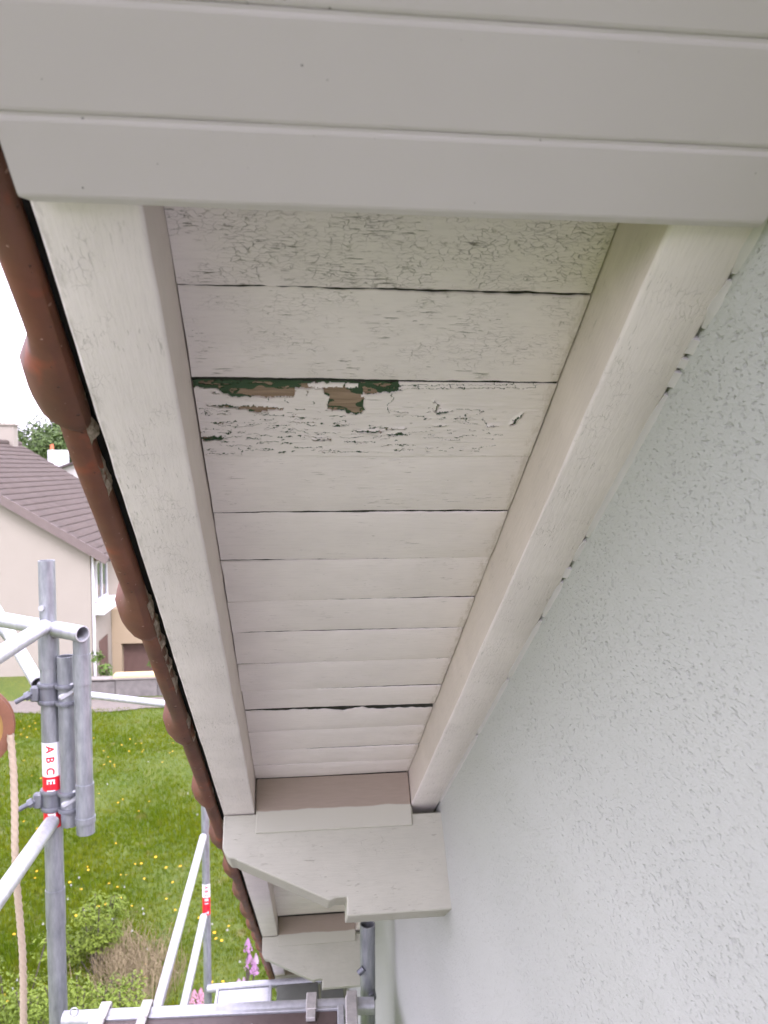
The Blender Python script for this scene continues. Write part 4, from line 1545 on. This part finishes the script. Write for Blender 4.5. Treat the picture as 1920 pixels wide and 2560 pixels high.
# grass blades over the part of the lawn in view
def grass():
    n = 64000
    g = np.random.default_rng(4)
    y = 8.6 + (23.4 - 8.6) * g.random(n) ** 1.15
    lo = -.50 * y
    hi = np.full(n, .25)
    x = lo + (hi - lo) * g.random(n)
    blades = 3
    N = n * blades
    X = np.repeat(x, blades) + g.normal(0, .02, N)
    Y = np.repeat(y, blades) + g.normal(0, .02, N)
    patch_ = np.array([mnoise.noise((float(a) * .8, float(b) * .8, 5.0)) for a, b in zip(x, y)])
    h = (.075 + .05 * np.repeat(patch_, blades)) * (.5 + g.random(N))
    a = g.random(N) * 6.283
    wd = .006 + .006 * g.random(N)
    lean = .6 * h * g.random(N)
    b = g.random(N) * 6.283
    v = np.empty((N, 3, 3))
    v[:, 0] = np.stack([X - wd * np.cos(a), Y - wd * np.sin(a), np.full(N, -.03)], 1)
    v[:, 1] = np.stack([X + wd * np.cos(a), Y + wd * np.sin(a), np.full(N, -.03)], 1)
    v[:, 2] = np.stack([X + lean * np.cos(b), Y + lean * np.sin(b), h], 1)
    f = np.arange(N * 3).reshape(N, 3)
    me = bpy.data.meshes.new('grass')
    me.from_pydata(v.reshape(-1, 3).tolist(), [], f.tolist())
    me.update()
    o = new_obj('grass', me, M['grass'])
    o['kind'] = 'stuff'
    tag(o, 'short green lawn grass with dry patches below the scaffold', 'grass')
grass()

# dandelions
M['dandelion'] = flat('dandelion_yellow', (.72, .46, .01), .7, 200, .15)
M['puff'] = flat('dandelion_clock', (.34, .35, .31), .9, 200, .1)
M['stalk'] = flat('flower_stalk', (.10, .17, .03), .7, 20, .1)
def flower_mesh(name, mat, r, dome):
    bm = bmesh.new()
    lathe(bm, [(.0035, -.02), (.003, .10)], None, 5)
    k0 = len(bm.faces)
    for ring, (rr, zz) in enumerate(((r, .10), (r * .75, .10 + dome * .6), (r * .42, .10 + dome))):
        m = 12 - ring * 3
        for k in range(m):
            a = 2 * math.pi * (k + .5 * ring) / m
            c, s_ = math.cos(a), math.sin(a)
            q = [bm.verts.new(p) for p in ((c * rr * .1, s_ * rr * .1, zz), (c * rr * .8 - s_ * rr * .28, s_ * rr * .8 + c * rr * .28, zz + dome * .25), (c * rr, s_ * rr, zz + dome * .1), (c * rr * .8 + s_ * rr * .28, s_ * rr * .8 - c * rr * .28, zz + dome * .25))]
            bm.faces.new(q)
    me = bpy.data.meshes.new(name)
    bm.to_mesh(me)
    me.materials.append(M['stalk'])
    me.materials.append(mat)
    for i, p in enumerate(me.polygons):
        p.material_index = 0 if i < k0 else 1
    bm.free()
    return me
dm = flower_mesh('dandelion', M['dandelion'], .022, .012)
pm = flower_mesh('dandelion_clock', M['puff'], .018, .024)
spots = [(50, 1802), (70, 1803), (85, 1800), (60, 1818), (75, 1812), (52, 1835), (88, 1805), (40, 1860), (90, 1822), (80, 1942), (60, 1903), (285, 1862), (305, 1863), (338, 1858), (355, 1856), (320, 1878), (358, 1876), (262, 1878), (270, 1893), (275, 1903), (288, 1912), (262, 1912), (285, 1920), (424, 1884), (431, 1880), (407, 1908), (305, 2002), (298, 2008), (93, 2172), (87, 2192), (215, 2168), (201, 2222), (315, 2189), (353, 2160), (359, 2198), (303, 2244), (245, 2263), (327, 2266), (190, 2287), (420, 2172), (435, 2208), (416, 2248), (275, 2208), (293, 2218), (246, 2265), (454, 2168), (278, 2319), (222, 2333), (229, 2362), (337, 2429), (362, 2413), (366, 2444), (438, 2278), (450, 2280), (535, 2333), (543, 2348), (555, 2352), (535, 2460), (552, 2462), (15, 2485), (18, 2500), (31, 2336), (372, 2003), (230, 1770), (390, 2140), (500, 2296), (572, 2317)]
rs = random.Random(9)
for k in range(30):
    spots.append((rs.uniform(60, 470), rs.uniform(1800, 2300)))
for k, (px, py) in enumerate(spots):
    p = at_z(px, py, .09)
    o = bpy.data.objects.new('dandelion', dm)
    COL.objects.link(o)
    sc_ = rs.uniform(.75, 1.2)
    o.location = (p.x, p.y, gheight(p.x, p.y))
    o.scale = (sc_, sc_, rs.uniform(.8, 1.1))
    o.rotation_euler = (R(rs.uniform(-18, 6)), R(rs.uniform(-14, 14)), rs.uniform(0, 6.28))
    tag(o, 'small yellow dandelion flower in the lawn', 'flower', 'yellow dandelions in the lawn')
spots = [(197, 2193), (180, 2213), (168, 2250), (312, 2222), (215, 2277), (224, 2313), (283, 2302), (256, 2345), (332, 2330), (360, 2287), (357, 2275), (105, 2310), (368, 2380), (40, 2452), (28, 2475), (48, 2510), (350, 2485), (532, 2315), (570, 2328), (600, 2411), (268, 1965), (495, 2036), (372, 1908), (468, 1985), (240, 2310)]
for px, py in spots:
    p = at_z(px, py, .09)
    o = bpy.data.objects.new('dandelion_clock', pm)
    COL.objects.link(o)
    o.location = (p.x, p.y, gheight(p.x, p.y))
    o.rotation_euler = (R(rs.uniform(-10, 10)), R(rs.uniform(-10, 10)), rs.uniform(0, 6.28))
    tag(o, 'white dandelion seed head in the lawn', 'flower', 'dandelion seed heads in the lawn')
